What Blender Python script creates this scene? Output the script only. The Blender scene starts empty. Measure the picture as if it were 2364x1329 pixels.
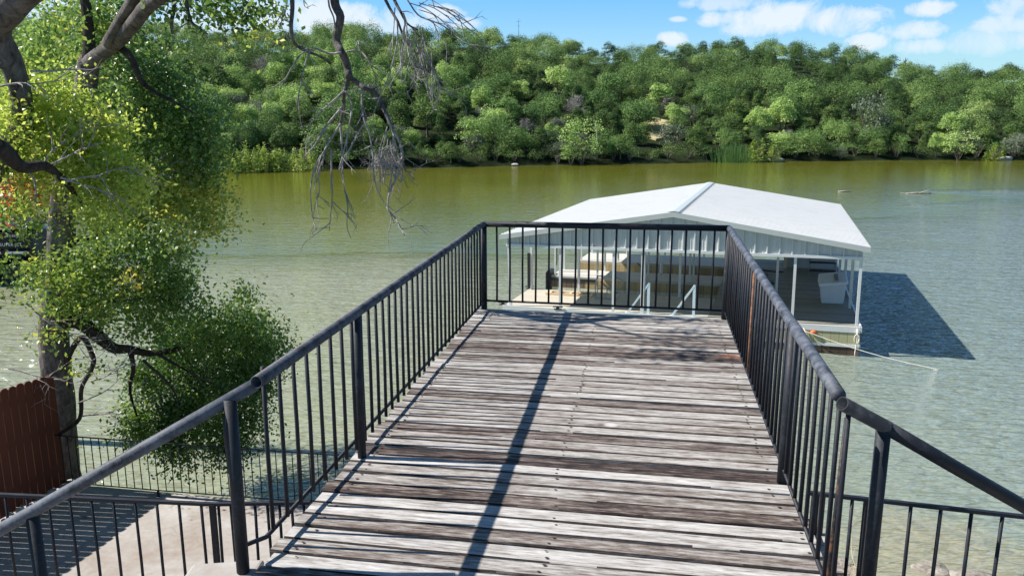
import bpy, math, random
import numpy as np
from mathutils import Vector, Matrix
random.seed(7); rng = np.random.default_rng(11)
C = bpy.data.collections.new('lake_scene'); bpy.context.scene.collection.children.link(C)
R = math.radians
# ------------------------------------------------------------------ camera geometry
HC = 7.3; FPX = 1885.0; PITCH = math.atan((664.5-253)/FPX)
_cp, _sp = math.cos(PITCH), math.sin(PITCH)
def _ray(x, y):
    a, b = (x-1182)/FPX, (y-664.5)/FPX
    return np.array([a, _cp-b*_sp, -_sp-b*_cp])
def at(x, y, Y):
    r = _ray(x, y); return r*(Y/r[1]) + np.array([0, 0, HC])
def onz(x, y, z):
    r = _ray(x, y); return r*((z-HC)/r[2]) + np.array([0, 0, HC])
def mpp(Y, z=7.0):
    return (Y*_cp+(HC-z)*_sp)/FPX            # metres covered by one photo pixel at that depth
# ------------------------------------------------------------------ object helpers
def tag(o, label=None, cat=None, group=None, kind=None):
    if label: o['label'] = label
    if cat: o['category'] = cat
    if group: o['group'] = group
    if kind: o['kind'] = kind
    return o
def empty(name, loc=(0, 0, 0), rz=0.0, parent=None):
    o = bpy.data.objects.new(name, None); C.objects.link(o)
    o.location = loc; o.rotation_euler = (0, 0, rz); o.empty_display_size = .2
    if parent: o.parent = parent
    return o
class MB:
    """collects geometry for ONE mesh"""
    def __init__(s): s.v = []; s.f = []; s.m = []; s.t = []
    def add(s, vs, fs, mi=0, tone=.5):
        b = len(s.v); s.v += [tuple(map(float, p)) for p in vs]
        for f in fs:
            s.f.append(tuple(i+b for i in f)); s.m.append(mi); s.t.append(tone)
        return s
    def box(s, a, b, mi=0, tone=.5):
        x0, y0, z0 = [min(p, q) for p, q in zip(a, b)]; x1, y1, z1 = [max(p, q) for p, q in zip(a, b)]
        return s.hexa([(x0, y0, z0), (x1, y0, z0), (x1, y1, z0), (x0, y1, z0), (x0, y0, z1), (x1, y0, z1), (x1, y1, z1), (x0, y1, z1)], mi, tone)
    def hexa(s, p, mi=0, tone=.5):
        return s.add(p, [(3, 2, 1, 0), (4, 5, 6, 7), (0, 1, 5, 4), (1, 2, 6, 5), (2, 3, 7, 6), (3, 0, 4, 7)], mi, tone)
    def bar(s, a, b, w, h, mi=0, tone=.5, up=(0, 0, 1)):
        a, b = Vector(a), Vector(b); d = (b-a).normalized(); u = Vector(up)
        sd = d.cross(u)
        if sd.length < 1e-4: sd = d.cross(Vector((0, 1, 0)))
        sd.normalize(); up2 = sd.cross(d)
        p = []
        for e in (a, b):
            for i, j in ((-1, -1), (1, -1), (1, 1), (-1, 1)): p.append(e+sd*(i*w/2)+up2*(j*h/2))
        return s.add(p, [(3, 2, 1, 0), (4, 5, 6, 7), (0, 1, 5, 4), (1, 2, 6, 5), (2, 3, 7, 6), (3, 0, 4, 7)], mi, tone)
    def tube(s, pts, rad, n=8, mi=0, tone=.5, cap=True, rough=0.0):
        pts = [Vector(p) for p in pts]; k = len(pts)
        if not hasattr(rad, '__len__'): rad = [rad]*k
        t0 = (pts[1]-pts[0]).normalized()
        ref = Vector((0, 0, 1)) if abs(t0.z) < .9 else Vector((1, 0, 0))
        nrm = (ref-t0*ref.dot(t0)).normalized(); vs = []
        for i in range(k):
            t = (pts[min(i+1, k-1)]-pts[max(i-1, 0)]).normalized()
            nrm = nrm-t*nrm.dot(t)
            nrm = nrm.normalized() if nrm.length > 1e-5 else t.orthogonal().normalized()
            bn = t.cross(nrm)
            for j in range(n):
                a = 2*math.pi*j/n; r = rad[i]*(1+rough*random.uniform(-1, 1))
                vs.append(pts[i]+(nrm*math.cos(a)+bn*math.sin(a))*r)
        fs = [(i*n+j, i*n+(j+1) % n, (i+1)*n+(j+1) % n, (i+1)*n+j) for i in range(k-1) for j in range(n)]
        if cap: fs += [tuple(range(n-1, -1, -1)), tuple((k-1)*n+j for j in range(n))]
        return s.add(vs, fs, mi, tone)
    def pipe(s, a, b, r, n=12, wall=.005, depth=.12, mi=0, tone=.5):
        """hollow pipe whose end at a is open"""
        a, b = Vector(a), Vector(b); d = (b-a).normalized(); x = d.orthogonal().normalized(); y = d.cross(x)
        ring = lambda c, q: [c+(x*math.cos(2*math.pi*j/n)+y*math.sin(2*math.pi*j/n))*q for j in range(n)]
        vs = ring(b, r)+ring(a, r)+ring(a, r-wall)+ring(a+d*depth, r-wall)
        fs = [(k*n+j, k*n+(j+1) % n, (k+1)*n+(j+1) % n, (k+1)*n+j) for k in range(3) for j in range(n)]
        fs += [tuple(range(n)), tuple(3*n+j for j in range(n))]
        return s.add(vs, fs, mi, tone)
    def build(s, name, mats, parent=None, smooth=False, loc=None, rz=0.0):
        me = bpy.data.meshes.new(name); me.from_pydata(s.v, [], s.f)
        if not isinstance(mats, (list, tuple)): mats = [mats]
        for m in mats: me.materials.append(m)
        if len(mats) > 1: me.polygons.foreach_set('material_index', s.m)
        at_ = me.attributes.new('tone', 'FLOAT', 'FACE'); at_.data.foreach_set('value', s.t)
        if smooth: me.polygons.foreach_set('use_smooth', [True]*len(me.polygons))
        me.update()
        o = bpy.data.objects.new(name, me); C.objects.link(o)
        if parent: o.parent = parent
        if loc is not None: o.location = loc
        o.rotation_euler.z = rz
        return o
def np_mesh(name, V, Q, tone, mat):
    me = bpy.data.meshes.new(name); k = Q.shape[1]
    me.vertices.add(len(V)); me.vertices.foreach_set('co', np.ascontiguousarray(V, np.float32).ravel())
    me.loops.add(Q.size); me.loops.foreach_set('vertex_index', np.ascontiguousarray(Q, np.int32).ravel())
    me.polygons.add(len(Q)); me.polygons.foreach_set('loop_start', np.arange(0, Q.size, k, dtype=np.int32))
    a = me.attributes.new('tone', 'FLOAT', 'FACE'); a.data.foreach_set('value', np.ascontiguousarray(tone, np.float32))
    me.materials.append(mat); me.update(calc_edges=True)
    return me
def link(name, me, parent=None, loc=None):
    o = bpy.data.objects.new(name, me); C.objects.link(o)
    if parent: o.parent = parent
    if loc is not None: o.location = loc
    return o
def unit(n):
    v = rng.normal(size=(n, 3)); return v/np.linalg.norm(v, axis=1, keepdims=True)
def leaf_quads(P, L, wid=.55, up=.35, outward=None, ow=0.0):
    """one rhombic leaf per point: returns vertices and quads"""
    n = len(P); nr = unit(n); nr[:, 2] += up
    if outward is not None: nr = nr+outward*ow
    nr /= np.linalg.norm(nr, axis=1, keepdims=True)
    a = np.cross(nr, unit(n)); a /= np.linalg.norm(a, axis=1, keepdims=True)+1e-9
    b = np.cross(nr, a); L = np.asarray(L).reshape(-1, 1)
    V = np.stack([P-a*L*.5, P+b*L*wid*.5+nr*L*.07, P+a*L*.5, P-b*L*wid*.5+nr*L*.07], 1).reshape(-1, 3)
    return V, np.arange(4*n).reshape(-1, 4)
# ------------------------------------------------------------------ material helpers
class NT:
    def __init__(s, name):
        s.mat = bpy.data.materials.new(name); s.mat.use_nodes = True; s.t = s.mat.node_tree; s.t.nodes.clear()
        s.out = s.t.nodes.new('ShaderNodeOutputMaterial')
    def n(s, typ, **kw):
        nd = s.t.nodes.new(typ)
        for k, v in kw.items():
            if k in nd.inputs.keys(): pass
            setattr(nd, k, v)
        return nd
    def l(s, a, b): s.t.links.new(a, b)
    def val(s, sock, v):
        if isinstance(v, (int, float)): sock.default_value = v
        elif isinstance(v, (tuple, list)): sock.default_value = tuple(v)+((1,) if len(v) == 3 and sock.type == 'RGBA' else ())
        else: s.l(v, sock)
    def math(s, op, a, b=0.0, c=None, clamp=False):
        nd = s.t.nodes.new('ShaderNodeMath'); nd.operation = op; nd.use_clamp = clamp
        s.val(nd.inputs[0], a); s.val(nd.inputs[1], b)
        if c is not None: s.val(nd.inputs[2], c)
        return nd.outputs[0]
    def coord(s, scale=(1, 1, 1), rot=(0, 0, 0), loc=(0, 0, 0), kind='Object'):
        tc = s.t.nodes.new('ShaderNodeTexCoord'); mp = s.t.nodes.new('ShaderNodeMapping')
        mp.inputs['Scale'].default_value = scale; mp.inputs['Rotation'].default_value = rot; mp.inputs['Location'].default_value = loc
        s.l(tc.outputs[kind], mp.inputs['Vector']); return mp.outputs[0]
    def noise(s, vec, scale, detail=4, rough=.55, dist=0.0, w=None):
        nd = s.t.nodes.new('ShaderNodeTexNoise')
        if w is not None: nd.noise_dimensions = '4D'; s.val(nd.inputs['W'], w)
        s.l(vec, nd.inputs['Vector']); nd.inputs['Scale'].default_value = scale; nd.inputs['Detail'].default_value = detail
        nd.inputs['Roughness'].default_value = rough; nd.inputs['Distortion'].default_value = dist
        return nd.outputs[0]
    def ramp(s, fac, stops, interp='LINEAR'):
        nd = s.t.nodes.new('ShaderNodeValToRGB'); cr = nd.color_ramp; cr.interpolation = interp
        while len(cr.elements) > len(stops): cr.elements.remove(cr.elements[-1])
        while len(cr.elements) < len(stops): cr.elements.new(.5)
        for e, (p, c) in zip(cr.elements, stops):
            e.position = p; e.color = tuple(c)+(1,) if len(c) == 3 else c
        s.val(nd.inputs[0], fac); return nd.outputs[0]
    def mix(s, f, a, b):
        nd = s.t.nodes.new('ShaderNodeMix'); nd.data_type = 'RGBA'
        s.val(nd.inputs[0], f); s.val(nd.inputs[6], a); s.val(nd.inputs[7], b); return nd.outputs[2]
    def attr(s, name='tone'):
        nd = s.t.nodes.new('ShaderNodeAttribute'); nd.attribute_name = name; return nd.outputs['Fac']
    def bump(s, h, strength=.3, dist=.02):
        nd = s.t.nodes.new('ShaderNodeBump'); nd.inputs['Strength'].default_value = strength; nd.inputs['Distance'].default_value = dist
        s.val(nd.inputs['Height'], h); return nd.outputs[0]
    def pbr(s, col, rough=.6, metal=0.0, spec=.4, normal=None):
        nd = s.t.nodes.new('ShaderNodeBsdfPrincipled')
        s.val(nd.inputs['Base Color'], col); s.val(nd.inputs['Roughness'], rough); nd.inputs['Metallic'].default_value = metal
        nd.inputs['Specular IOR Level'].default_value = spec
        if normal is not None: s.l(normal, nd.inputs['Normal'])
        s.l(nd.outputs[0], s.out.inputs[0]); return nd
def simple(name, col, rough=.6, var=.15, scale=6, spec=.4, metal=0.0, bump=.0, stretch=(1, 1, 1), dirt=None, dirt_amt=.0):
    m = NT(name); v = m.coord(stretch); a = m.noise(v, scale, 6, .6)
    lo = tuple(c*(1-var) for c in col); hi = tuple(min(1, c*(1+var)) for c in col)
    c = m.ramp(a, [(.3, lo), (.7, hi)])
    if dirt:
        d = m.noise(m.coord(), scale*.45, 7, .7); c = m.mix(m.math('MULTIPLY', m.ramp(d, [(.5, (0, 0, 0)), (.68, (1, 1, 1))]), dirt_amt), c, dirt)
    nb = m.bump(m.noise(v, scale*4, 5, .6), bump, .01) if bump else None
    m.pbr(c, rough, metal, spec, nb); return m.mat
M = {}
# weathered deck boards (object x runs along the boards)
m = NT('weathered_decking'); tone = m.attr()
w = m.math('MULTIPLY', tone, 37.0)
v1 = m.coord((1.2, 9, 9)); v2 = m.coord((3.2, 46, 46)); v3 = m.coord((11, 95, 95))
blot = m.noise(v1, 1.0, 5, .6, .4, w); grain = m.noise(v2, 1.0, 6, .65, 0, w); fine = m.noise(v3, 1.0, 3, .6, 0, w)
spk = m.noise(m.coord((14, 40, 40)), 1.0, 4, .7, 0, w)
f = m.math('ADD', tone, m.math('MULTIPLY', m.math('SUBTRACT', blot, .5), .6))
f = m.math('ADD', f, m.math('MULTIPLY', m.math('SUBTRACT', grain, .5), 1.25))
f = m.math('ADD', f, m.math('MULTIPLY', m.math('SUBTRACT', fine, .5), .9))
f = m.math('ADD', f, m.math('MULTIPLY', m.math('SUBTRACT', spk, .5), .55), None, True)
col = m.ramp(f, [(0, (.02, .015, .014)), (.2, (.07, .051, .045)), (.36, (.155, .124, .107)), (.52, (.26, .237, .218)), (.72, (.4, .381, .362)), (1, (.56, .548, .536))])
tcx = m.coord(); sp = m.n('ShaderNodeSeparateXYZ'); m.l(tcx, sp.inputs[0])
def blob(m, sx, sy, cx, cy, rx, ry, nz, amt=.6):
    a = m.math('POWER', m.math('DIVIDE', m.math('SUBTRACT', sx, cx), rx), 2.0); b = m.math('POWER', m.math('DIVIDE', m.math('SUBTRACT', sy, cy), ry), 2.0)
    d = m.math('ADD', m.math('ADD', a, b), m.math('MULTIPLY', m.math('SUBTRACT', nz, .5), 2.2*amt))
    return m.math('SUBTRACT', 1.25, d, None, True)
DECK_BLOBS = len(m.t.nodes)
M['deck'] = m; M['deck_parts'] = (col, sp, grain, blot, fine)
# painted pipe
def paint(name, dark, light, lo=.45, hi=.7, rust=0.0):
    m = NT(name); v = m.coord(kind='Object'); a = m.noise(v, 9, 8, .7); b = m.noise(v, 60, 4, .6)
    c = m.ramp(m.math('ADD', m.math('MULTIPLY', a, .75), m.math('MULTIPLY', b, .25)), [(lo, dark), (hi, light)])
    r = m.noise(v, 23 if rust < .5 else 9, 6, .75)
    c = m.mix(m.math('MULTIPLY', m.ramp(r, [(.62-.12*rust, (0, 0, 0)), (.74-.12*rust, (1, 1, 1))]), .5+.4*rust), c, (.16, .07, .035))
    m.pbr(c, m.ramp(a, [(.3, (.5,)*3), (.7, (.75,)*3)]), 0, .4, m.bump(b, .25, .003)); return m.mat
M['rail'] = paint('worn_handrail_paint', (.018, .021, .03), (.15, .165, .2), .4, .66)
M['bar'] = paint('black_bar_paint', (.007, .009, .016), (.03, .035, .048), .5, .75)
M['rust'] = simple('rusted_bar', (.2, .1, .06), .85, .5, 20, bump=.4)
M['rusty_paint'] = paint('rust_patched_bar', (.012, .012, .016), (.05, .045, .05), .5, .75, 1.0)
M['post'] = paint('post_paint', (.009, .012, .018), (.055, .064, .08), .5, .78)
M['white_paint'] = simple('white_painted_steel', (.66, .68, .68), .4, .04, 5, dirt=(.45, .42, .34), dirt_amt=.25)
M['roof'] = simple('white_roof_sheet', (.69, .69, .68), .42, .02, 3, dirt=(.55, .55, .52), dirt_amt=.3)
M['roof_trim'] = simple('pale_roof_trim', (.5, .53, .51), .4, .03, 4)
M['siding'] = simple('white_ribbed_siding', (.52, .545, .54), .4, .03, 4, dirt=(.5, .5, .46), dirt_amt=.2)
def planks(name, base, dark, width, axis=1, gap=.04, var=.18, rough=.7):
    """painted or bare boards: thin dark joints across one object axis, one shade per board"""
    m = NT(name); tc = m.coord(); sp = m.n('ShaderNodeSeparateXYZ'); m.l(tc, sp.inputs[0])
    x = m.math('DIVIDE', sp.outputs[axis], width); fr = m.math('FRACT', x); fl = m.math('FLOOR', x)
    wn = m.n('ShaderNodeTexWhiteNoise', noise_dimensions='1D'); m.l(fl, wn.inputs['W'])
    st = [1.0, 1.0, 1.0]; st = [1.5 if i != axis else 25 for i in range(3)]
    g = m.noise(m.coord(tuple(st)), 1.5, 6, .65); bl = m.noise(m.coord(), 1.2, 5, .6)
    k = m.math('ADD', m.math('MULTIPLY', wn.outputs[0], .4), m.math('ADD', m.math('MULTIPLY', g, .4), m.math('MULTIPLY', bl, .4)))
    c = m.ramp(k, [(.3, tuple(b*(1-var) for b in base)), (.85, tuple(min(1, b*(1+var*.4)) for b in base))])
    j = m.math('LESS_THAN', fr, gap); c = m.mix(j, c, dark)
    m.pbr(c, rough, 0, .3, m.bump(g, .2, .005)); return m.mat
M['dock_floor'] = planks('cream_dock_boards', (.5, .46, .38), (.2, .18, .14), .14, 1, .035, .12)
M['side_floor'] = planks('weathered_dock_boards', (.3, .28, .23), (.05, .045, .035), .14, 1, .06, .4)
M['pier_top'] = planks('white_pier_boards', (.52, .5, .46), (.4, .38, .33), .2, 1, .02, .06)
M['skirt_yellow'] = planks('greenish_skirt_boards', (.5, .49, .29), (.16, .15, .08), .24, 0, .05, .25)
M['skirt_tan'] = planks('tan_skirt_boards', (.5, .37, .19), (.16, .1, .05), .24, 0, .04, .35)
M['skirt_white'] = planks('stained_white_skirt', (.68, .64, .5), (.3, .24, .15), .24, 0, .04, .3)
M['skirt_brown'] = planks('algae_stained_boards', (.2, .14, .1), (.03, .025, .02), .24, 0, .07, .75)
M['rubber'] = simple('black_rubber', (.012, .014, .02), .55, .3, 8)
M['dark_board'] = simple('dark_wet_board', (.03, .03, .033), .6, .4, 5)
M['blue_white'] = simple('pale_blue_white_paint', (.62, .74, .8), .35, .03, 5)
M['box_plastic'] = simple('white_fibreglass', (.76, .78, .8), .32, .03, 3)
M['galv'] = simple('galvanised_steel', (.32, .35, .36), .4, .15, 12, metal=.6)
M['new_wood'] = simple('pale_new_wood', (.68, .52, .34), .7, .15, 6, stretch=(1, 8, 8))
M['orange'] = simple('orange_reflector', (.75, .17, .03), .4, .05, 5)
M['rope'] = simple('white_rope', (.72, .71, .66), .8, .1, 40)
M['hose'] = simple('dark_hose', (.03, .032, .035), .5, .2, 10)
M['fence'] = planks('red_stained_pickets', (.15, .044, .024), (.1, .03, .015), .149, 1, .0, .35, .75)
# bark
def bark(name, a, b, sc=9):
    m = NT(name); v = m.coord((1, 1, .55)); n1 = m.noise(v, sc, 8, .72, .9); n2 = m.noise(m.coord(), 2.2, 4, .6)
    c = m.ramp(m.math('ADD', m.math('MULTIPLY', n1, .7), m.math('MULTIPLY', n2, .3)), [(.36, a), (.64, b)])
    m.pbr(c, .9, 0, .15, m.bump(n1, .9, .05)); return m.mat
M['bark'] = bark('grey_brown_bark', (.025, .02, .018), (.25, .225, .21))
M['bark_dark'] = bark('dark_bark', (.012, .01, .009), (.1, .08, .065))
M['dead_wood'] = bark('bleached_dead_wood', (.17, .15, .14), (.6, .57, .54), 20)
M['limb_dead'] = bark('dark_dead_branch', (.035, .03, .028), (.24, .22, .21), 14)
# leaves
def leafmat(name, stops, trans=.35, gloss=.35, rnd=0.0, rough=.36):
    m = NT(name); t = m.attr()
    if rnd:
        oi = m.n('ShaderNodeObjectInfo'); t = m.math('ADD', t, m.math('MULTIPLY', m.math('SUBTRACT', oi.outputs['Random'], .5), rnd), None, True)
    c = m.ramp(t, stops)
    p = m.t.nodes.new('ShaderNodeBsdfPrincipled'); m.l(c, p.inputs['Base Color']); p.inputs['Roughness'].default_value = rough
    p.inputs['Specular IOR Level'].default_value = gloss
    tr = m.n('ShaderNodeBsdfTranslucent'); hs = m.n('ShaderNodeHueSaturation'); hs.inputs['Value'].default_value = 1.5; hs.inputs['Hue'].default_value = .485
    m.l(c, hs.inputs['Color']); m.l(hs.outputs[0], tr.inputs['Color'])
    mx = m.n('ShaderNodeMixShader'); mx.inputs[0].default_value = trans
    m.l(p.outputs[0], mx.inputs[1]); m.l(tr.outputs[0], mx.inputs[2]); m.l(mx.outputs[0], m.out.inputs[0]); return m.mat
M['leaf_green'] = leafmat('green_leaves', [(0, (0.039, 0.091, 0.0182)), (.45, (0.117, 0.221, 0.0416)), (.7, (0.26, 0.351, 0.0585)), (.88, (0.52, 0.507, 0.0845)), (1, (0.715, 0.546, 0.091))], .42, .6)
M['leaf_yellow'] = leafmat('yellow_green_leaves', [(0, (.08, .16, .025)), (.4, (.25, .37, .06)), (.7, (.48, .56, .1)), (.93, (.7, .64, .13)), (1, (.36, .11, .05))], .5, .55)
M['leaf_bright'] = leafmat('bright_green_leaves', [(0, (.07, .15, .03)), (.5, (.17, .29, .06)), (1, (.34, .45, .12))], .48, .5)
M['leaf_bush'] = leafmat('bush_leaves', [(0, (0.0338, 0.0754, 0.0182)), (.5, (0.0845, 0.182, 0.0325)), (.85, (0.208, 0.325, 0.052)), (1, (0.468, 0.416, 0.078))], .42, .6)
M['h_juniper'] = leafmat('juniper_foliage', [(0, (0.0356, 0.069, 0.0262)), (.5, (0.0952, 0.167, 0.0476)), (1, (0.191, 0.274, 0.0774))], .08, .12, .55, .7)
M['h_oak'] = leafmat('oak_foliage', [(0, (0.0654, 0.131, 0.0416)), (.5, (0.155, 0.267, 0.0774)), (1, (0.285, 0.405, 0.118))], .1, .15, .55, .6)
M['h_light'] = leafmat('light_green_foliage', [(0, (0.171, 0.277, 0.0794)), (.5, (0.33, 0.476, 0.132)), (1, (0.529, 0.661, 0.238))], .14, .15, .4, .6)
M['h_silver'] = leafmat('grey_green_foliage', [(0, (0.072, 0.104, 0.064)), (.5, (0.136, 0.172, 0.112)), (1, (0.224, 0.256, 0.184))], .12, .2, .4, .6)
M['h_willow'] = leafmat('yellow_green_shrub', [(0, (.16, .24, .045)), (.5, (.3, .4, .08)), (1, (.46, .54, .15))], .25, .2, .3, .6)
M['h_dead'] = simple('grey_bare_twigs', (.3, .28, .26), .9, .3, 2)
M['reed'] = leafmat('green_reeds', [(0, (.1, .2, .06)), (.5, (.19, .33, .1)), (1, (.32, .44, .17))], .2, .2, 0, .6)
# ground and concrete
m = NT('wooded_hill_soil'); v = m.coord(); a = m.noise(v, .25, 6, .6); b = m.noise(v, 3, 6, .7)
m.pbr(m.ramp(m.math('ADD', m.math('MULTIPLY', a, .5), m.math('MULTIPLY', b, .5)), [(.35, (.012, .02, .008)), (.6, (.022, .032, .012)), (.75, (.05, .05, .028))]), .95, 0, .1); M['soil'] = m.mat  # soil darkened to imitate shade in the gaps between crowns
m = NT('bank_soil'); v = m.coord(); a = m.noise(v, 1.1, 7, .65); b = m.noise(v, 14, 6, .7)
m.pbr(m.ramp(m.math('ADD', m.math('MULTIPLY', a, .6), m.math('MULTIPLY', b, .4)), [(.35, (.035, .03, .022)), (.52, (.12, .1, .07)), (.7, (.3, .25, .18))]), .95, 0, .1, m.bump(b, .7, .06)); M['bank'] = m.mat
m = NT('stained_concrete'); v = m.coord(); a = m.noise(v, .7, 7, .62, .5); b = m.noise(v, 9, 6, .7); cr = m.n('ShaderNodeTexVoronoi', feature='DISTANCE_TO_EDGE'); cr.inputs['Scale'].default_value = .33
vd = m.n('ShaderNodeVectorMath', operation='ADD'); nz = m.n('ShaderNodeTexNoise'); nz.inputs['Scale'].default_value = 1.4; m.l(v, nz.inputs['Vector']); m.l(v, vd.inputs[0]); m.l(nz.outputs['Color'], vd.inputs[1]); m.l(vd.outputs[0], cr.inputs['Vector'])
c = m.ramp(m.math('ADD', m.math('MULTIPLY', a, .7), m.math('MULTIPLY', b, .3)), [(.32, (.27, .21, .175)), (.48, (.345, .315, .29)), (.6, (.43, .41, .395)), (.72, (.5, .49, .48))])
c = m.mix(m.math('LESS_THAN', cr.outputs['Distance'], .0016), c, (.26, .22, .19))
m.pbr(c, .9, 0, .2, m.bump(b, .3, .01)); M['concrete'] = m.mat
m = NT('rough_limestone'); v = m.coord(); a = m.noise(v, 3, 8, .7); b = m.noise(v, 25, 5, .7)
m.pbr(m.ramp(m.math('ADD', m.math('MULTIPLY', a, .65), m.math('MULTIPLY', b, .35)), [(.35, (.12, .1, .085)), (.55, (.33, .3, .26)), (.72, (.52, .48, .43))]), .95, 0, .15, m.bump(a, .8, .05)); M['stone'] = m.mat
M['dry_grass'] = simple('dry_grass', (.42, .37, .2), .95, .25, 1.2)
M['straw'] = simple('dead_weed', (.5, .43, .28), .9, .2, 10)
M['pale_rock'] = simple('pale_shore_rock', (.42, .4, .36), .95, .3, 1.5, bump=.5)
M['bark_far'] = simple('far_bark', (.16, .13, .11), .95, .3, 3)
# water: murky green body, rippled surface
m = NT('lake_water'); geo = m.n('ShaderNodeNewGeometry'); sx = m.n('ShaderNodeSeparateXYZ'); m.l(geo.outputs['Position'], sx.inputs[0])
v1 = m.coord((1.5, 5.2, 1), (0, 0, R(16))); v2 = m.coord((3.4, 9.5, 1), (0, 0, R(2))); v3 = m.coord((.5, 1.7, 1), (0, 0, R(26)))
n1 = m.noise(v1, 1.0, 2, .5, .35); n2 = m.noise(v2, 1.0, 2, .5, .2); n3 = m.noise(v3, 1.0, 2, .5)
h = m.math('ADD', m.math('ADD', m.math('MULTIPLY', n1, .5), m.math('MULTIPLY', n2, .22)), m.math('MULTIPLY', n3, .6))
patch = m.noise(m.coord((.014, .045, 1), (0, 0, R(-12))), 1.0, 4, .55)
lim = m.math('ADD', m.math('ADD', 35.0, m.math('MULTIPLY', sx.outputs[0], .42)), m.math('MULTIPLY', m.math('SUBTRACT', patch, .5), 75.0))
far = m.math('MULTIPLY', m.math('SUBTRACT', sx.outputs[1], lim), 1/14.0, None, True)        # sheltered calm water under the far bank
amp = m.math('SUBTRACT', 1.0, m.math('MULTIPLY', far, .9))
bp = m.n('ShaderNodeBump'); bp.inputs['Distance'].default_value = .27; m.l(m.math('MULTIPLY', h, amp), bp.inputs['Height']); bp.inputs['Strength'].default_value = 1.0
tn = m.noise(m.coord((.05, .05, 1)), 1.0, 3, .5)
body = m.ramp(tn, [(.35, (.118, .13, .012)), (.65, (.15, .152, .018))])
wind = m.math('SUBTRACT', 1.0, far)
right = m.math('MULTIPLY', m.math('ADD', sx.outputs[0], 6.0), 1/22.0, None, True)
sky_sheen = m.mix(right, (.3, .315, .215), (.195, .25, .24))  # sky reflection painted into the rippled body colour, bluer to the right
body = m.mix(m.math('MULTIPLY', wind, .9), body, sky_sheen)
sand = blob(m, sx.outputs[0], sx.outputs[1], 7.1, 12.3, 1.7, 1.9, m.noise(m.coord(), 1.2, 5, .6), .7)
body = m.mix(m.math('MULTIPLY', sand, .4), body, (.34, .27, .15))
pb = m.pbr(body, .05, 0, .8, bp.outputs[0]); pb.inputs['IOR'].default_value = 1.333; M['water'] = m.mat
# ------------------------------------------------------------------ camera, sun, sky
cam = bpy.data.cameras.new('camera'); co = bpy.data.objects.new('camera', cam); C.objects.link(co)
co.location = (0, 0, HC); co.rotation_euler = (math.pi/2-PITCH, 0, 0); cam.sensor_width = 36; cam.lens = 36*FPX/2364; cam.clip_end = 2000; cam.clip_start = .05
sc = bpy.context.scene; sc.camera = co
EL, AZ = R(45), R(-5.6)                        # the light travels towards +x, a little towards the viewer
sun_dir = Vector((-math.cos(EL)*math.cos(AZ), -math.cos(EL)*math.sin(AZ), math.sin(EL)))
sl = bpy.data.lights.new('sun', 'SUN'); so = bpy.data.objects.new('sun', sl); C.objects.link(so)
sl.energy = 5.0; sl.angle = R(.55); sl.color = (1, .955, .88); so.rotation_euler = sun_dir.to_track_quat('Z', 'Y').to_euler(); so.location = (-20, 0, 40)
wd = bpy.data.worlds.new('World'); sc.world = wd; wd.use_nodes = True; wt = wd.node_tree; wt.nodes.clear()
W_ = NT.__new__(NT); W_.t = wt
wo = wt.nodes.new('ShaderNodeOutputWorld'); bg = wt.nodes.new('ShaderNodeBackground')
sky = wt.nodes.new('ShaderNodeTexSky'); sky.sky_type = 'NISHITA'; sky.sun_disc = False; sky.sun_elevation = EL; sky.sun_rotation = math.atan2(sun_dir.x, sun_dir.y)
sky.air_density = 1.0; sky.dust_density = .35; sky.ozone_density = 2.2; sky.altitude = 200
SKY_K = 8.2
hsv = wt.nodes.new('ShaderNodeHueSaturation'); hsv.inputs['Saturation'].default_value = 1.0; wt.links.new(sky.outputs[0], hsv.inputs['Color'])
tint = wt.nodes.new('ShaderNodeMix'); tint.data_type = 'RGBA'; tint.blend_type = 'MULTIPLY'; tint.inputs[0].default_value = 1; wt.links.new(hsv.outputs[0], tint.inputs[6]); tint.inputs[7].default_value = (.53, .8, .95, 1)
g = wt.nodes.new('ShaderNodeTexCoord'); sg = wt.nodes.new('ShaderNodeSeparateXYZ'); wt.links.new(g.outputs['Generated'], sg.inputs[0])
az = W_.math('ARCTAN2', sg.outputs[0], sg.outputs[1]); el = W_.math('ARCSINE', sg.outputs[2])
cn = W_.noise(g.outputs['Generated'], 22, 10, .66, .5); cn2 = W_.noise(g.outputs['Generated'], 5, 6, .6, .4)
def dirpx(x, y): r = _ray(x, y); return math.atan2(r[0], r[1]), math.asin(r[2]/np.linalg.norm(r))
tot = None
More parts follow.
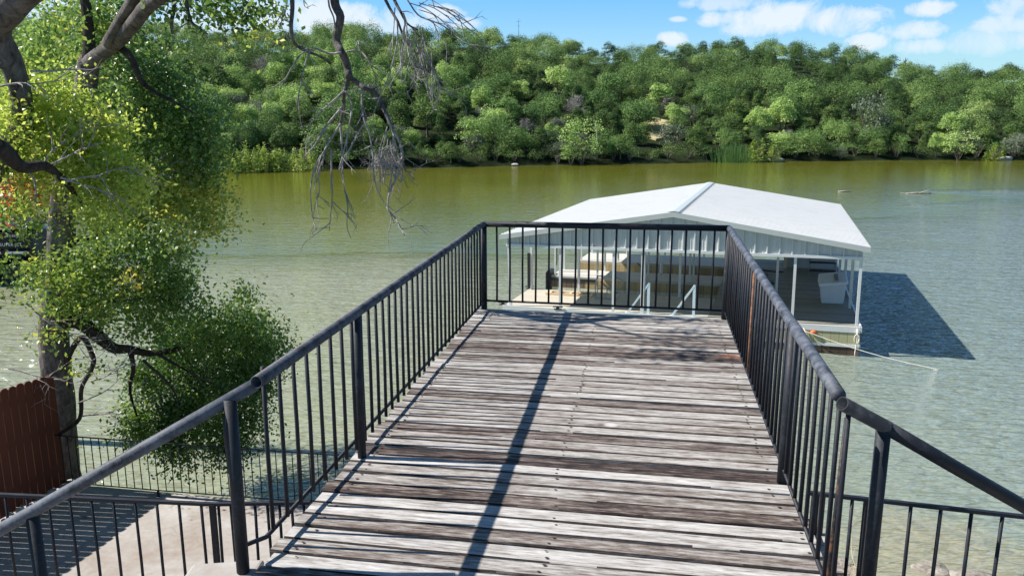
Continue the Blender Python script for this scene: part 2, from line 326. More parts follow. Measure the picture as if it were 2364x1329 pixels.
for (x, y, rx, ry, k) in [(1835, 45, 170, 34, 1), (1740, 62, 90, 22, .8), (1655, 46, 46, 18, .9), (1920, 50, 80, 28, .6), (1565, 45, 22, 7, .7), (2150, 20, 50, 17, 1), (2010, 97, 42, 17, .9), (2115, 72, 66, 20, .85), (2130, 108, 74, 18, .75),
                          (2290, 95, 110, 30, .5), (2320, 60, 70, 22, .7), (1555, 92, 36, 18, .95), (1590, 8, 36, 14, .6), (1670, 8, 90, 18, .6), (760, 48, 140, 44, 1.0), (700, 30, 80, 34, .7), (850, 55, 60, 24, .6), (1010, 30, 52, 17, .85), (940, 55, 80, 26, .6), (1080, 58, 40, 14, .6),
                          (560, 40, 150, 60, .8), (430, 60, 120, 60, .8), (150, 40, 160, 80, .7), (1400, -160, 300, 60, .6), (700, -220, 260, 80, .7), (2500, 10, 150, 60, .7)]:
    a0, e0 = dirpx(x, y)
    d1 = W_.math('POWER', W_.math('DIVIDE', W_.math('SUBTRACT', az, a0), rx/FPX), 2.0); d2 = W_.math('POWER', W_.math('DIVIDE', W_.math('SUBTRACT', el, e0), ry/FPX), 2.0)
    q = W_.math('ADD', W_.math('ADD', d1, d2), W_.math('MULTIPLY', W_.math('SUBTRACT', cn, .5), 4.4))
    q = W_.math('MULTIPLY', W_.math('SUBTRACT', 1.12, q, None, True), k)
    tot = q if tot is None else W_.math('MAXIMUM', tot, q)
haz = W_.math('SUBTRACT', 1.0, W_.math('DIVIDE', el, .13), None, True)      # paler towards the horizon
msk = W_.math('MULTIPLY', W_.ramp(tot, [(.0, (0, 0, 0)), (.5, (.62,)*3), (1, (1, 1, 1))], 'LINEAR'), .84)
skyc = W_.mix(W_.math('MULTIPLY', haz, .68), tint.outputs[2], (SKY_K*.40, SKY_K*.60, SKY_K*.74))
front = W_.ramp(W_.math('ABSOLUTE', az), [(.33, (1, 1, 1)), (.5, (0, 0, 0))])          # bright band and cloud added above view, front only, for the lake's reflection
front.node.inputs[0].links[0]; wt.links.new(W_.math('DIVIDE', W_.math('ABSOLUTE', az), math.pi), front.node.inputs[0])
up_ = W_.ramp(el, [(.25, (1, 1, 1)), (.75, (.42,)*3)]); dk = wt.nodes.new('ShaderNodeMix'); dk.data_type = 'RGBA'; dk.blend_type = 'MULTIPLY'; dk.inputs[0].default_value = 1; wt.links.new(skyc, dk.inputs[6]); wt.links.new(up_, dk.inputs[7]); skyc = dk.outputs[2]  # upper sky dimmed out of view to deepen the shadows
mid = W_.math('MULTIPLY', front, W_.ramp(el, [(.06, (0, 0, 0)), (.2, (.95,)*3), (.45, (.6,)*3), (.8, (0, 0, 0))]))
skyc = W_.mix(mid, skyc, (SKY_K*.13, SKY_K*.43, SKY_K*1.0))
cov = W_.math('MULTIPLY', W_.math('MULTIPLY', front, W_.ramp(cn2, [(.44, (0, 0, 0)), (.62, (1, 1, 1))])), W_.ramp(el, [(.15, (0, 0, 0)), (.24, (1, 1, 1)), (.6, (.8,)*3), (1.0, (0, 0, 0))]))
skyc = W_.mix(W_.math('MULTIPLY', cov, .3), skyc, (SKY_K*.72, SKY_K*.76, SKY_K*.8))
cl = W_.mix(msk, skyc, (SKY_K*.68, SKY_K*.72, SKY_K*.76))
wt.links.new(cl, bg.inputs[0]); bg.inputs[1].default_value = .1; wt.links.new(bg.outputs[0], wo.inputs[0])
vs = sc.view_settings; vs.view_transform = 'Standard'; vs.look = 'None'; vs.gamma = 1; vs.exposure = 0.72
sc.cycles.max_bounces = 6; sc.cycles.transparent_max_bounces = 4; sc.cycles.use_denoising = True
# ------------------------------------------------------------------ water and terrain
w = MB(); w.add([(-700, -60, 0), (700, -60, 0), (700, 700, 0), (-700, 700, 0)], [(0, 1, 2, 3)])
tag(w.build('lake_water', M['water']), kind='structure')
def interp(x, xs, ys): return float(np.interp(x, xs, ys))
SH = [(-1600, 420), (-600, 408), (0, 402), (490, 397), (950, 388), (1500, 378), (2000, 371), (2364, 370), (3000, 368), (4200, 366)]
SKYL = [(-1600, 60), (-600, 40), (0, 40), (320, 48), (420, 58), (520, 78), (600, 72), (680, 84), (760, 60), (830, 56), (900, 78), (1000, 72), (1100, 66), (1170, 80), (1240, 92), (1330, 97), (1368, 113), (1450, 107), (1600, 96), (1700, 93), (1800, 101),
        (1900, 109), (1990, 126), (2080, 152), (2140, 162), (2200, 164), (2300, 158), (2364, 152), (3000, 150), (4200, 160)]
def az_of(x): r = _ray(x, 253); return math.atan2(r[0], r[1])
sh_az = [az_of(x) for x, _ in SH]; sh_d = [float(np.hypot(*onz(x, y, 0)[:2])) for x, y in SH]
sk_az = [az_of(x) for x, _ in SKYL]; sk_el = [math.atan2(_ray(x, y)[2], np.hypot(*_ray(x, y)[:2])) for x, y in SKYL]
TREE_H = 4.6
def hill_h(a, d):
    ds = interp(a, sh_az, sh_d); dr = ds+78+8*math.sin(a*9); e = interp(a, sk_az, sk_el)
    zr = HC+dr*math.tan(e)-TREE_H; t = (d-ds)/(dr-ds)
    if t < 0: return max(-2.5, t*14), t
    if t > 1: return zr+min((t-1)*14, 1.8)-max(0, t-1.16)*9, t
    s = .82*t+.18*math.sin(t*math.pi/2) if t > .0 else 0
    return .25+max(0, zr-.25)*s+.7*math.sin(a*41+d*.13)*t*(1-t)*2, t
hv, hf = [], []; na, nd_ = 160, 34; A0, A1 = R(-62), R(62)
for i in range(na+1):
    a = A0+(A1-A0)*i/na; ds = interp(a, sh_az, sh_d)
    for j in range(nd_+1):
        d = ds-8+(j/nd_)**1.25*185; d += (math.sin(i*1.7)+math.sin(i*.63+2))*.7 if j < 6 else 0
        hv.append((d*math.sin(a), d*math.cos(a), hill_h(a, d)[0]))
hf = [(i*(nd_+1)+j, i*(nd_+1)+j+1, (i+1)*(nd_+1)+j+1, (i+1)*(nd_+1)+j) for i in range(na) for j in range(nd_)]
hb = MB(); hb.add(hv, hf); tag(hb.build('hillside', M['soil'], smooth=True), kind='structure')
# near bank below the terrace
bb = MB(); xs = np.linspace(-60, 60, 90); ys = np.linspace(-14, 16, 46); bv = []
for x in xs:
    for y in ys:
        n = .25*math.sin(x*1.9+y*.7)+.2*math.sin(x*.8-y*1.6)+.12*math.sin(x*4.1+y*3.3)
        if x < -1.2 and x > -13: z = (3.75 if y < 5.4 else -.4)+n*.1*(y < 5)
        else:
            t = (y-3.5)/8.3; z = 4.3-4.4*t if y > 3.5 else 4.3
            z = max(z, -1.6)+n*(.5 if y > 4 else .1)
            if x < -13: z = 2.6-.28*max(0, y-4)+n*.5 if y < 15 else -1.
        bv.append((x, y, z))
ny = len(ys); bb.add(bv, [(i*ny+j, (i+1)*ny+j, (i+1)*ny+j+1, i*ny+j+1) for i in range(len(xs)-1) for j in range(ny-1)])
tag(bb.build('lake_bank', M['bank'], smooth=True), kind='structure')
# patio slab (seawall terrace)
s = MB(); far = [(-9.4, 13.42), (-7.97, 13.28), (-3.4, 12.46), (-.6, 12.0)]; near = [(-9.4, 5.5), (-7.9, 5.5), (-3.4, 5.5), (-.6, 5.5)]
for i in range(3):
    a, b, c, d = near[i], near[i+1], far[i+1], far[i]
    s.hexa([(a[0], a[1], -1), (b[0], b[1], -1), (c[0], c[1], -1), (d[0], d[1], -1), (a[0], a[1], .9), (b[0], b[1], .9), (c[0], c[1], .9), (d[0], d[1], .9)])
tag(s.build('concrete_patio', M['concrete']), kind='structure')
# ------------------------------------------------------------------ wooden deck
zd = 5.12; DA = R(9.9); dn = np.array([math.sin(DA), math.cos(DA)]); de = np.array([math.cos(DA), -math.sin(DA)])
Lp, Lq = np.array([-.311, 8.903]), np.array([-.963, 4.892]); Rp, Rq = np.array([2.259, 8.419]), np.array([1.621, 4.536])
def on_line(P, Q, s):            # point of the line PQ whose distance along the deck is s
    t = (s-P@dn)/((Q-P)@dn); return P+(Q-P)*t
def uL(s): return float(on_line(Lp, Lq, s)@de)
def uR(s): return float(on_line(Rp, Rq, s)@de)
S = [8.705, 8.585, 8.445, 8.30, 8.175, 8.048, 7.93, 7.80, 7.69, 7.552, 7.422, 7.261, 7.12, 6.97, 6.828, 6.676, 6.538, 6.411, 6.269, 6.127, 5.985, 5.853, 5.706, 5.567, 5.425, 5.282, 5.138, 4.998, 4.865, 4.717, 4.593, 4.447, 4.31, 4.171, 4.032, 3.891, 3.759, 3.622, 3.49]
while S[-1] > 1.6: S.append(S[-1]-.138-random.uniform(-.006, .006))
T = [.72, .7, .74, .8, .6, .72, .5, .42, .3, .72, .4, .22, .62, .38, .8, .74, .5, .66, .6, .8, .3, .68, .64, .62, .76, .34, .55, .66, .1, .9, .62, .55, .2, .8, .88, .42, .84, .6, .8]
T += [random.choice([.3, .55, .7, .85]) for _ in S]
d = MB(); nails = []
for i in range(len(S)-1):
    s1, s0 = S[i], S[i+1]; g = random.choice([.005, .007, .009, .012]); dz = random.uniform(-.0025, .0025); tl_ = random.uniform(-.0018, .0018)
    if i in (27, 21, 30, 33): g = .013
    if i == 28: dz -= .006
    e0 = -.05-random.uniform(0, .035); e1 = .02+random.uniform(0, .03)+(.09 if s0 < 4.3 else 0)
    nseg = 12; t = min(1, max(0, T[i]+random.uniform(-.04, .04))); pts = []; c0, c1 = random.uniform(-.003, .003), random.uniform(-.003, .003)
    sm = (s0+s1)/2; x0, x1 = uL(sm)+e0, uR(sm)+e1; zz = zd+dz
    for k in range(nseg+1):
        q = k/nseg; x = x0+(x1-x0)*q; wob = c0*math.sin(q*5+i)+random.uniform(-.0012, .0012); wob2 = c1*math.sin(q*4+2*i)+random.uniform(-.0012, .0012)
        bowz = zz+.002*math.sin(q*3+i*1.3)
        lo, hi = s0+g+wob, s1-g*.5+wob2; bv_ = random.choice([.005, .006, .008])
        pts.append([(x, lo, zz-.038), (x, lo, bowz-bv_-tl_), (x, lo+bv_, bowz-tl_), (x, hi-bv_, bowz+tl_), (x, hi, bowz-bv_+tl_), (x, hi, zz-.038)])
    vv = [p for r in pts for p in r]; n6 = 6
    ff = [(k*n6+j, (k+1)*n6+j, (k+1)*n6+(j+1) % n6, k*n6+(j+1) % n6) for k in range(nseg) for j in range(n6)]
    ff += [tuple(range(n6)), tuple(nseg*n6+j for j in range(n6-1, -1, -1))]
    d.add(vv, ff, 0, .12+t*.68)
    nf_ = len(ff)
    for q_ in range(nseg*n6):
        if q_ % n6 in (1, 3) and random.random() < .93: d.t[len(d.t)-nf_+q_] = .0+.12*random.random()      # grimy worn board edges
    for xn in (x0+.14, (x0+x1)/2-.02, x1-.12):
        for q in (.28, .74):
            cx, cy = xn+random.uniform(-.012, .012), s0+(s1-s0)*q; r_ = random.uniform(.005, .009)
            if random.random() < .68: d.add([(cx+r_*1.4*math.cos(a), cy+r_*math.sin(a), zz+.0048) for a in [k*math.pi/4 for k in range(8)]], [tuple(range(8))], 1, .1)
deck = empty('wooden_deck', (0, 0, 0), -DA)
tag(deck, 'weathered plank deck with grey and brown boards reaching out over the lake', 'deck')
m = M['deck']; col, sp, grain, blot, fine = M['deck_parts']
rs = onz(1690, 822, zd); bx, by = float(rs[:2]@de), float(rs[:2]@dn)
col = m.mix(m.math('MULTIPLY', blob(m, sp.outputs[0], sp.outputs[1], bx, by, .15, .07, grain, .9), .5), col, (.4, .14, .05))
ws = onz(1410, 980, zd); col = m.mix(m.math('MULTIPLY', blob(m, sp.outputs[0], sp.outputs[1], float(ws[:2]@de), float(ws[:2]@dn), .05, .036, grain, .9), .55), col, (.66, .66, .66))
crk = m.ramp(m.noise(m.coord((1.3, 48, 48), loc=(3, 1, 0)), 1.0, 3, .6, 0, m.math('MULTIPLY', m.attr(), 61.0)), [(.655, (0, 0, 0)), (.69, (1, 1, 1))]); col = m.mix(m.math('MULTIPLY', crk, .75), col, (.03, .024, .02))
knot = m.n('ShaderNodeTexVoronoi'); knot.inputs['Scale'].default_value = 1.0; m.l(m.coord((2.0, 5.5, 1)), knot.inputs['Vector']); col = m.mix(m.ramp(knot.outputs['Distance'], [(.04, (.7,)*3), (.09, (0, 0, 0))]), col, (.06, .04, .03))
hgt = m.math('ADD', m.math('MULTIPLY', grain, .6), m.math('MULTIPLY', fine, .4))
m.pbr(col, .82, 0, .22, m.bump(hgt, .55, .006)); M['deck'] = m.mat
M['nail'] = simple('rusty_nail', (.05, .03, .022), .7, .3, 30)
d.build('decking', [M['deck'], M['nail']], deck)
j = MB()
for q in (.12, .5, .88):
    p = [(uL(s_)+(uR(s_)-uL(s_))*q, s_) for s_ in (1.7, 8.62)]; j.bar((p[0][0], p[0][1], zd-.145), (p[1][0], p[1][1], zd-.145), .06, .2)
j.bar((uL(8.62)-.03, 8.64, zd-.15), (uR(8.62)+.03, 8.64, zd-.15), .05, .22)
j.build('joist_frame', M['dark_board'], deck)
for (u, s_) in ((uL(8.2)+.25, 8.2), (uR(8.2)-.25, 8.2), (uL(5)+.25, 5.0), (uR(5)-.25, 5.0)):
    MB().bar((u, s_, -1.2), (u, s_, zd-.25), .16, .16).build('support_post', M['dark_board'], deck)
# ------------------------------------------------------------------ deck railing
rl = empty('deck_railing', (Lp[0], Lp[1], zd)); tag(rl, 'black steel railing with round top pipe around the weathered deck', 'railing')
ro = np.array([Lp[0], Lp[1], zd])
def L3(p): return tuple(np.array(p, float)-ro)
zt = zd+.955; zb = zd+.085
def dpt(line, s, z): p = on_line(*(Lp, Lq) if line == 'L' else (Rp, Rq), s); return np.array([p[0], p[1], z])
endL, endR = np.array([Lp[0], Lp[1]]), np.array([Rp[0], Rp[1]])
cL = onz(592, 882, 6.075); cR = onz(1936, 914, 6.09)
# pipes: the left one ends open above the stair handrail
b = MB(); aL, bL = np.array([cL[0], cL[1], zt]), np.array([endL[0], endL[1], zt]); b.pipe(L3(aL), L3(bL), .031, 14); b.build('top_rail', M['rail'], rl, True)
b = MB(); bR = np.array([endR[0], endR[1], zt+.02]); aR = np.array([cR[0], cR[1], zt+.02])
pr = [aR+(bR-aR)*t for t in np.linspace(0, 1, 16)]; b.tube([L3(p) for p in pr], [.034 if i in (3, 8, 12) else .031 for i in range(16)], 14); b.build('top_rail', M['rail'], rl, True)
b = MB(); b.tube([L3(bL), L3(bL*.5+bR*.5), L3(bR)], .033, 14); b.build('top_rail', M['bar'], rl, True)
def bottom(a, c): MB().tube([L3(a), L3(c)], .012, 8).build('bottom_rail', M['bar'], rl, True)
nL = np.array([-1.235, 3.74]); nR = dpt('R', 3.33, 0)[:2]
bottom((nL[0], nL[1], zb), (endL[0], endL[1], zb)); bottom((nR[0], nR[1], zb), (endR[0], endR[1], zb)); bottom((endL[0], endL[1], zb+.01), (endR[0], endR[1], zb+.01))
def post(p, r, z0, z1, mat='post', parent=None, f=None):
    f = f or L3
    return MB().tube([f((p[0], p[1], z0)), f((p[0], p[1], z1))], r, 14).build('post', M[mat], parent or rl, True)
post(endL, .034, zd-.1, zt); post(endR, .034, zd-.1, zt); post(Lq, .028, zd-.1, zt); post(Rq, .033, zd-.1, zt+.01)
def bal(p, mat='bar', z0=zb, z1=zt, r=.0112, lean=0.0, parent=None, f=None):
    f = f or L3
    q = np.array([p[0], p[1]]); k = random.uniform(-.004, .004); mid = (z0+z1)/2
    MB().tube([f((q[0], q[1], z0)), f((q[0]+k, q[1]+k*.5, mid)), f((q[0]+lean, q[1], z1))], [r*1.05, r, r], 7).build('baluster', M[mat], parent or rl, True)
for i in range(1, 18):
    p = endL+(endR-endL)*(i/18); bal(p, 'bar', zb+.01, zt)
def run(a, c, n, rusty=(), off=0.0):
    for i in range(n):
        p = a+(c-a)*((i+.5+off)/n); bal(p, 'rust' if i in rusty else 'bar')
run(endL, Lq, 28); run(Lq, nL, 8)
run(endR, Rq, 27, (14,)); run(Rq, nR, 9)
# ------------------------------------------------------------------ stair handrails beside the deck end
def handrail(name, label, pts, open_end, postp, zp, bals):
    e = empty(name, (postp[0], postp[1], zp)); tag(e, label, 'handrail'); o_ = np.array([postp[0], postp[1], zp]); f = lambda p: tuple(np.array(p, float)-o_)
    b = MB()
    if open_end: b.pipe(f(pts[0]), f(pts[1]), .031, 14); b.tube([f(p) for p in pts[1:]], .031, 14) if len(pts) > 2 else None
    else: b.tube([f(p) for p in pts], .031, 14)
    b.build('top_rail', M['rail'] if not open_end else M['post'], e, True)
    xs_ = sorted([(p[0], p[2]) for p in pts]); zt_ = float(np.interp(postp[0], [q[0] for q in xs_], [q[1] for q in xs_]))
    MB().tube([f((postp[0], postp[1], zp)), f((postp[0], postp[1], zt_))], .031, 14).build('post', M['post'], e, True)
    return e, f
PL = onz(568, 1305, zd-.02)
e, f = handrail('stair_handrail', 'black pipe stair handrail sloping off to the patio side, one post on a stone ledge', [at(588, 888, 3.62), at(300, 1052, 3.58), at(0, 1222, 3.54), at(-220, 1350, 3.5)], False, (-1.312, 3.6), zd-.02, None)
p2 = at(75, 1190, 3.55); MB().tube([f((p2[0], p2[1], 3.9)), f((p2[0], p2[1], p2[2]))], .031, 12).build('post', M['post'], e, True)
MB().tube([f((-1.312, 3.62, zb+.02)), f((nL[0], nL[1], zb))], .012, 8).build('bottom_rail', M['bar'], e, True)
MB().tube([f((-1.332, 3.59, zd+.5)), f((-1.334, 3.59, zd+.7)), f((-1.33, 3.59, zd+.8))], [.012, .018, .016], 8).build('bracket', M['post'], e, True)
hr0 = at(1944, 931, 3.2)
PR = at(2040, 988, 3.3)
e, f = handrail('stair_handrail', 'black pipe stair handrail with an open end, sloping down beside the rusty bar', [hr0, at(2045, 985, 3.3), at(2200, 1075, 3.36), at(2364, 1168, 3.42), at(2600, 1300, 3.5)], True, (PR[0], 3.3), 5.0, None)
pb_ = at(1955, 965, 3.3); MB().tube([f((pb_[0]-.02, pb_[1], 5.05)), f((pb_[0]-.012, pb_[1], 5.5)), f((pb_[0], pb_[1], pb_[2]))], .0115, 8).build('baluster', M['rusty_paint'], e, True)
# ------------------------------------------------------------------ lower landing railings and far patio railing
def low_rail(name, label, path, zbase, h, n_per, rt, gap=.09, rb=.0095, posts=(), bottom=True):
    o_ = np.array([path[0][0], path[0][1], zbase]); e = empty(name, tuple(o_)); tag(e, label, 'railing'); f = lambda p: tuple(np.array(p, float)-o_)
    for i in range(len(path)-1):
        a, c = np.array(path[i]), np.array(path[i+1])
        MB().bar(f((a[0], a[1], zbase+h)), f((c[0], c[1], zbase+h)), rt*2, rt*1.5).build('top_rail', M['bar'], e)
        if bottom: MB().bar(f((a[0], a[1], zbase+gap)), f((c[0], c[1], zbase+gap)), rt*1.6, rt*1.2).build('bottom_rail', M['bar'], e)
        n = n_per[i]
        for k in range(n):
            p = a+(c-a)*((k+.5)/n); bal(p, 'bar', zbase+(gap if bottom else .02), zbase+h, rb, 0, e, f)
    for p in posts: MB().bar(f((p[0], p[1], zbase)), f((p[0], p[1], zbase+h)), rt*2.6, rt*2.6).build('post', M['bar'], e)
    return e
a0 = onz(-160, 1134, 4.84); a1 = onz(490, 1163, 4.84); a2 = onz(715, 1159, 4.84)
low_rail('landing_railing', 'black railing of the landing above the shaded patio, left of the deck', [a0[:2], a1[:2], a2[:2]], 3.88, .96, (13, 8), .013, posts=(a1[:2],))
MB().box((-6.5, 1.2, 3.6), (-1.45, 5.15, 3.88)).build('landing_floor', M['concrete'])
tag(bpy.data.objects['landing_floor'], kind='structure')
b0 = onz(1870, 1137, 5.35); b1 = onz(2500, 1207, 5.35)
low_rail('landing_railing', 'black railing of the lower landing right of the deck, over the shallow water', [b0[:2], b1[:2]], 4.4, .95, (9,), .012, posts=((b0[0]+.03, b0[1]), onz(2004, 1150, 5.35)[:2]))
MB().box((1.75, 1.2, 4.1), (4.2, 3.95, 4.4)).build('landing_floor', M['concrete']); tag(bpy.data.objects['landing_floor.001'], kind='structure')
e = low_rail('patio_railing', 'thin black railing along the lake edge of the concrete patio', [(-7.93, 13.1), (-5.9, 12.74), (-3.5, 12.36), (-1.2, 11.98)], .9, .98, (14, 17, 16), .011, .12, .0085, posts=((-7.93, 13.1), (-1.2, 11.98)))
MB().bar((1.95, -.35, 0), (1.95, -.35, .12), .03, .03).build('foot', M['bar'], e)
# ledge under the left post, stone wall below the landing
b = MB(); b.hexa([(-1.62, 2.2, 4.7), (-1.3, 2.2, 4.7), (-1.24, 3.72, 4.7), (-1.6, 3.7, 4.7), (-1.62, 2.2, 5.08), (-1.3, 2.2, 5.09), (-1.24, 3.72, 5.1), (-1.6, 3.7, 5.085)])
o = b.build('stone_ledge', M['concrete']); tag(o, 'pale stone ledge at the near left corner of the deck', 'ledge')
bv = o.modifiers.new('bevel', 'BEVEL'); bv.width = .02; bv.segments = 3
b = MB(); random.seed(3)
def rock(b, c, r, sq=(1, 1, .7), n=9, k=6, tone=.5):
    vs, ph = [], [random.uniform(0, 6) for _ in range(6)]
    for i in range(k+1):
        th = math.pi*i/k
        for j in range(n):
            a = 2*math.pi*j/n; q = 1+.16*math.sin(3*a+ph[0])*math.sin(th)+.14*math.sin(2*th*2+ph[1])+.1*math.sin(5*a+ph[2]+th*2)
            vs.append((c[0]+r*sq[0]*q*math.sin(th)*math.cos(a), c[1]+r*sq[1]*q*math.sin(th)*math.sin(a), c[2]+r*sq[2]*q*math.cos(th)))
    b.add(vs, [(i*n+j, (i+1)*n+j, (i+1)*n+(j+1) % n, i*n+(j+1) % n) for i in range(k) for j in range(n)], 0, tone)
for lay in range(8):
    x = -6.6
    while x < -1.5:
        r = random.uniform(.16, .27); rock(b, (x+r, 5.3+random.uniform(-.03, .05)+(8-lay)*.01, 1.0+lay*.36), r*1.25, (1, .8, .8)); x += r*1.75
o = b.build('retaining_wall', M['stone'], smooth=True); tag(o, 'rough stone retaining wall in shade under the landing, above the patio', 'stone wall')
# ------------------------------------------------------------------ picket fence
P0 = np.array([-7.78, 13.2]); P1 = np.array([-8.16, 11.85]); fd = (P1-P0)/np.linalg.norm(P1-P0)
fe = empty('picket_fence', (P0[0], P0[1], .9), math.atan2(-fd[0], fd[1])+math.pi); tag(fe, 'red brown dog-eared wooden privacy fence beside the lakeside tree', 'fence')
# local frame: y = -(distance from the lake end)
b = MB(); x = 0.0; k = 0
while x < 6.2:
    top = 2.04+.06*x+random.uniform(-.012, .012); w_ = .14; c_ = .035; y0, y1 = -x, -x-w_; z0 = .04+.0*x
    pr_ = [(y0, z0), (y1, z0), (y1, top-c_), (y1+c_, top), (y0-c_, top), (y0, top-c_)]
    jx = random.uniform(-.003, .003)
    b.add([(jx-.009, y, z) for y, z in pr_]+[(jx+.009, y, z) for y, z in pr_], [tuple(range(5, -1, -1)), tuple(range(6, 12))]+[(i, (i+1) % 6, 6+(i+1) % 6, 6+i) for i in range(6)], 0, random.random())
    x += .149; k += 1
b.build('picket_panel', M['fence'], fe)
for z in (.4, 1.15, 1.8): MB().bar((-.035, 0, z), (-.035, -6.2, z+.06*6.2*(z/2)), .038, .085).build('rail', M['fence'], fe)
for y in (0.05, 2.4, 4.8): MB().bar((-.1, -y-.05, -.3), (-.1, -y-.05, 1.95+.06*y), .09, .09).build('post', M['fence'], fe)
b = MB(); rng2 = random.Random(5)
for i in range(34): rock(b, (-7.72+fd[0]*i*.17+rng2.uniform(-.04, .05), 13.2+fd[1]*i*.17, .93+rng2.uniform(0, .03)), rng2.uniform(.05, .1), (1, 1, .5), 7, 4)
o = b.build('stone_curb', M['pale_rock'], smooth=True); tag(o, 'pale mortared stone kerb along the foot of the red fence', 'kerb')
# ------------------------------------------------------------------ boathouse
yaw = -.315; cu = Vector((math.cos(yaw), math.sin(yaw), .014)).normalized(); cv = Vector((-math.sin(yaw), math.cos(yaw), -.016)); cv = (cv-cu*cv.dot(cu)).normalized(); cw = cu.cross(cv)
BO = Vector((10.422, 23.855, 0)); BM = Matrix(((cu.x, cv.x, cw.x, BO.x), (cu.y, cv.y, cw.y, BO.y), (cu.z, cv.z, cw.z, BO.z), (0, 0, 0, 1)))
def bworld(u, v, z): return BM @ Vector((u, v, z))
bh = empty('boathouse'); bh.matrix_world = BM; tag(bh, 'floating boathouse with white gabled metal roof and open boat slips', 'boathouse')
HE, HA, U0, U1, UA, V0, V1 = 3.327, 4.229, -11.33, .223, -5.554, -.134, 13.535
for (ue, sgn) in ((U0, -1), (U1, 1)):
    b = MB(); th = .07
    b.hexa([(ue, V0, HE-th), (UA, V0, HA-th), (UA, V1, HA-th), (ue, V1, HE-th), (ue, V0, HE), (UA, V0, HA), (UA, V1, HA), (ue, V1, HE)] if sgn < 0 else
           [(UA, V0, HA-th), (ue, V0, HE-th), (ue, V1, HE-th), (UA, V1, HA-th), (UA, V0, HA), (ue, V0, HE), (ue, V1, HE), (UA, V1, HA)])
    v = V0+.2
    while v < V1:
        b.bar((ue+.0*sgn, v, HE+.006), (UA-.02*sgn*-1, v, HA+.006), .05, .035, 0, .5); v += .305
    b.build('roof', M['roof'], bh)
b = MB(); sl_ = (HA-HE)/(UA-U0)
for sgn in (-1, 1): b.hexa([(UA, V0-.01, HA+.03), (UA+sgn*.17, V0-.01, HA+.03-.17*sl_), (UA+sgn*.17, V1, HA+.03-.17*sl_), (UA, V1, HA+.03), (UA, V0-.01, HA+.045), (UA+sgn*.17, V0-.01, HA+.045-.17*sl_), (UA+sgn*.17, V1, HA+.045-.17*sl_), (UA, V1, HA+.045)])
v = V0
while v < V1-.2: b.box((UA+.175, v+.1, HA-.05), (UA+.2, v+.2, HA+.01)); v += .305
b.build('ridge_cap', M['roof_trim'], bpy.data.objects['roof.001'])
for sgn, ue in ((-1, U0), (1, U1)):
    b = MB(); b.hexa([(ue, V0-.03, HE-.15), (UA, V0-.03, HA-.15), (UA, V0-.004, HA-.15), (ue, V0-.004, HE-.15), (ue, V0-.03, HE+.012), (UA, V0-.03, HA+.012), (UA, V0-.004, HA+.012), (ue, V0-.004, HE+.012)]); b.build('fascia', M['roof_trim'], bh)
# gable siding with ribs, front and back
def roof_z(u): return HE+(HA-HE)*(1-abs(u-UA)/(UA-U0))
for (vv, s_) in ((.0, -1), (V1-.1, 1)):
    b = MB(); zb0 = 3.02; n = 62; ug0, ug1 = -11.1, .0
    us = [ug0+(ug1-ug0)*i/n for i in range(n+1)]
    for i in range(n):
        a, c = us[i], us[i+1]
        b.hexa([(a, vv-.008, zb0), (c, vv-.008, zb0), (c, vv+.008, zb0), (a, vv+.008, zb0), (a, vv-.008, roof_z(a)-.075), (c, vv-.008, roof_z(c)-.075), (c, vv+.008, roof_z(c)-.075), (a, vv+.008, roof_z(a)-.075)])
    u = ug0+.03; k = 0
    while u < ug1:
        if k % 3 == 0: w_, dp = .034, .05
        else: w_, dp = .014, .007
        zt_ = roof_z(u)-.09
        b.hexa([(u-w_, vv+s_*.009, zb0), (u+w_, vv+s_*.009, zb0), (u+w_*.5, vv+s_*(.009+dp), zb0), (u-w_*.5, vv+s_*(.009+dp), zb0), (u-w_, vv+s_*.009, zt_), (u+w_, vv+s_*.009, zt_), (u+w_*.5, vv+s_*(.009+dp), zt_), (u-w_*.5, vv+s_*(.009+dp), zt_)])
        u += .1215; k += 1
    b.build('gable_siding', M['siding'], bh)
    MB().box((ug0-.03, vv-.07, 2.94), (ug1+.03, vv+.05, 3.03)).build('beam', M['white_paint'], bh)
for u in (-11.05, 0.0): MB().box((u-.04, .13, 3.0), (u+.04, V1-.17, 3.12)).build('beam', M['white_paint'], bh)
FZ = .872
def bpost(u, v, r=.045, z0=FZ, z1=2.95, mat='white_paint'): return MB().box((u-r, v-r, z0), (u+r, v+r, z1)).build('post', M[mat], bh)
for u in (-9.25, -7.45, -1.85, 0.0): bpost(u, .02, .04)
MB().bar((-11.06, .02, 2.95), (-11.0, .02, FZ), .08, .08).build('post', M['white_paint'], bh)
bpost(-6.49, .02, .058); p_ = bpost(-6.42, .05, .02, 1.6, 2.9)
for u in (-11.16, -9.33, -7.5, -5.64, -2.35): bpost(u, 3.02, .042)
for u in (-11.05, -9.28, -7.45, -5.6): bpost(u, 6.05, .035); bpost(u, 7.55, .035)
for u in (-10.9, -9.2, -7.4, -5.6, -3.9): bpost(u, 10.1, .035); bpost(u, 12.35, .035)
for v in (2.7, 5.5, 8.3, 11.0, 13.2): bpost(0, v, .045)
bpost(-.12, 8.8, .045)
# floors
def floor(name, a, b_, mat, z=FZ): return MB().box((a[0], a[1], z-.1), (b_[0], b_[1], z)).build(name, M[mat], bh)
floor('front_walkway', (-11.25, -.05), (-4.4, 3.1), 'dock_floor'); floor('side_walkway', (-4.395, -.05), (.1, 12.5), 'side_floor')
floor('finger_pier', (-11.2, 5.95), (-4.4, 7.65), 'pier_top'); floor('rear_walkway', (-11.05, 10.0), (-4.4, 12.5), 'pier_top')
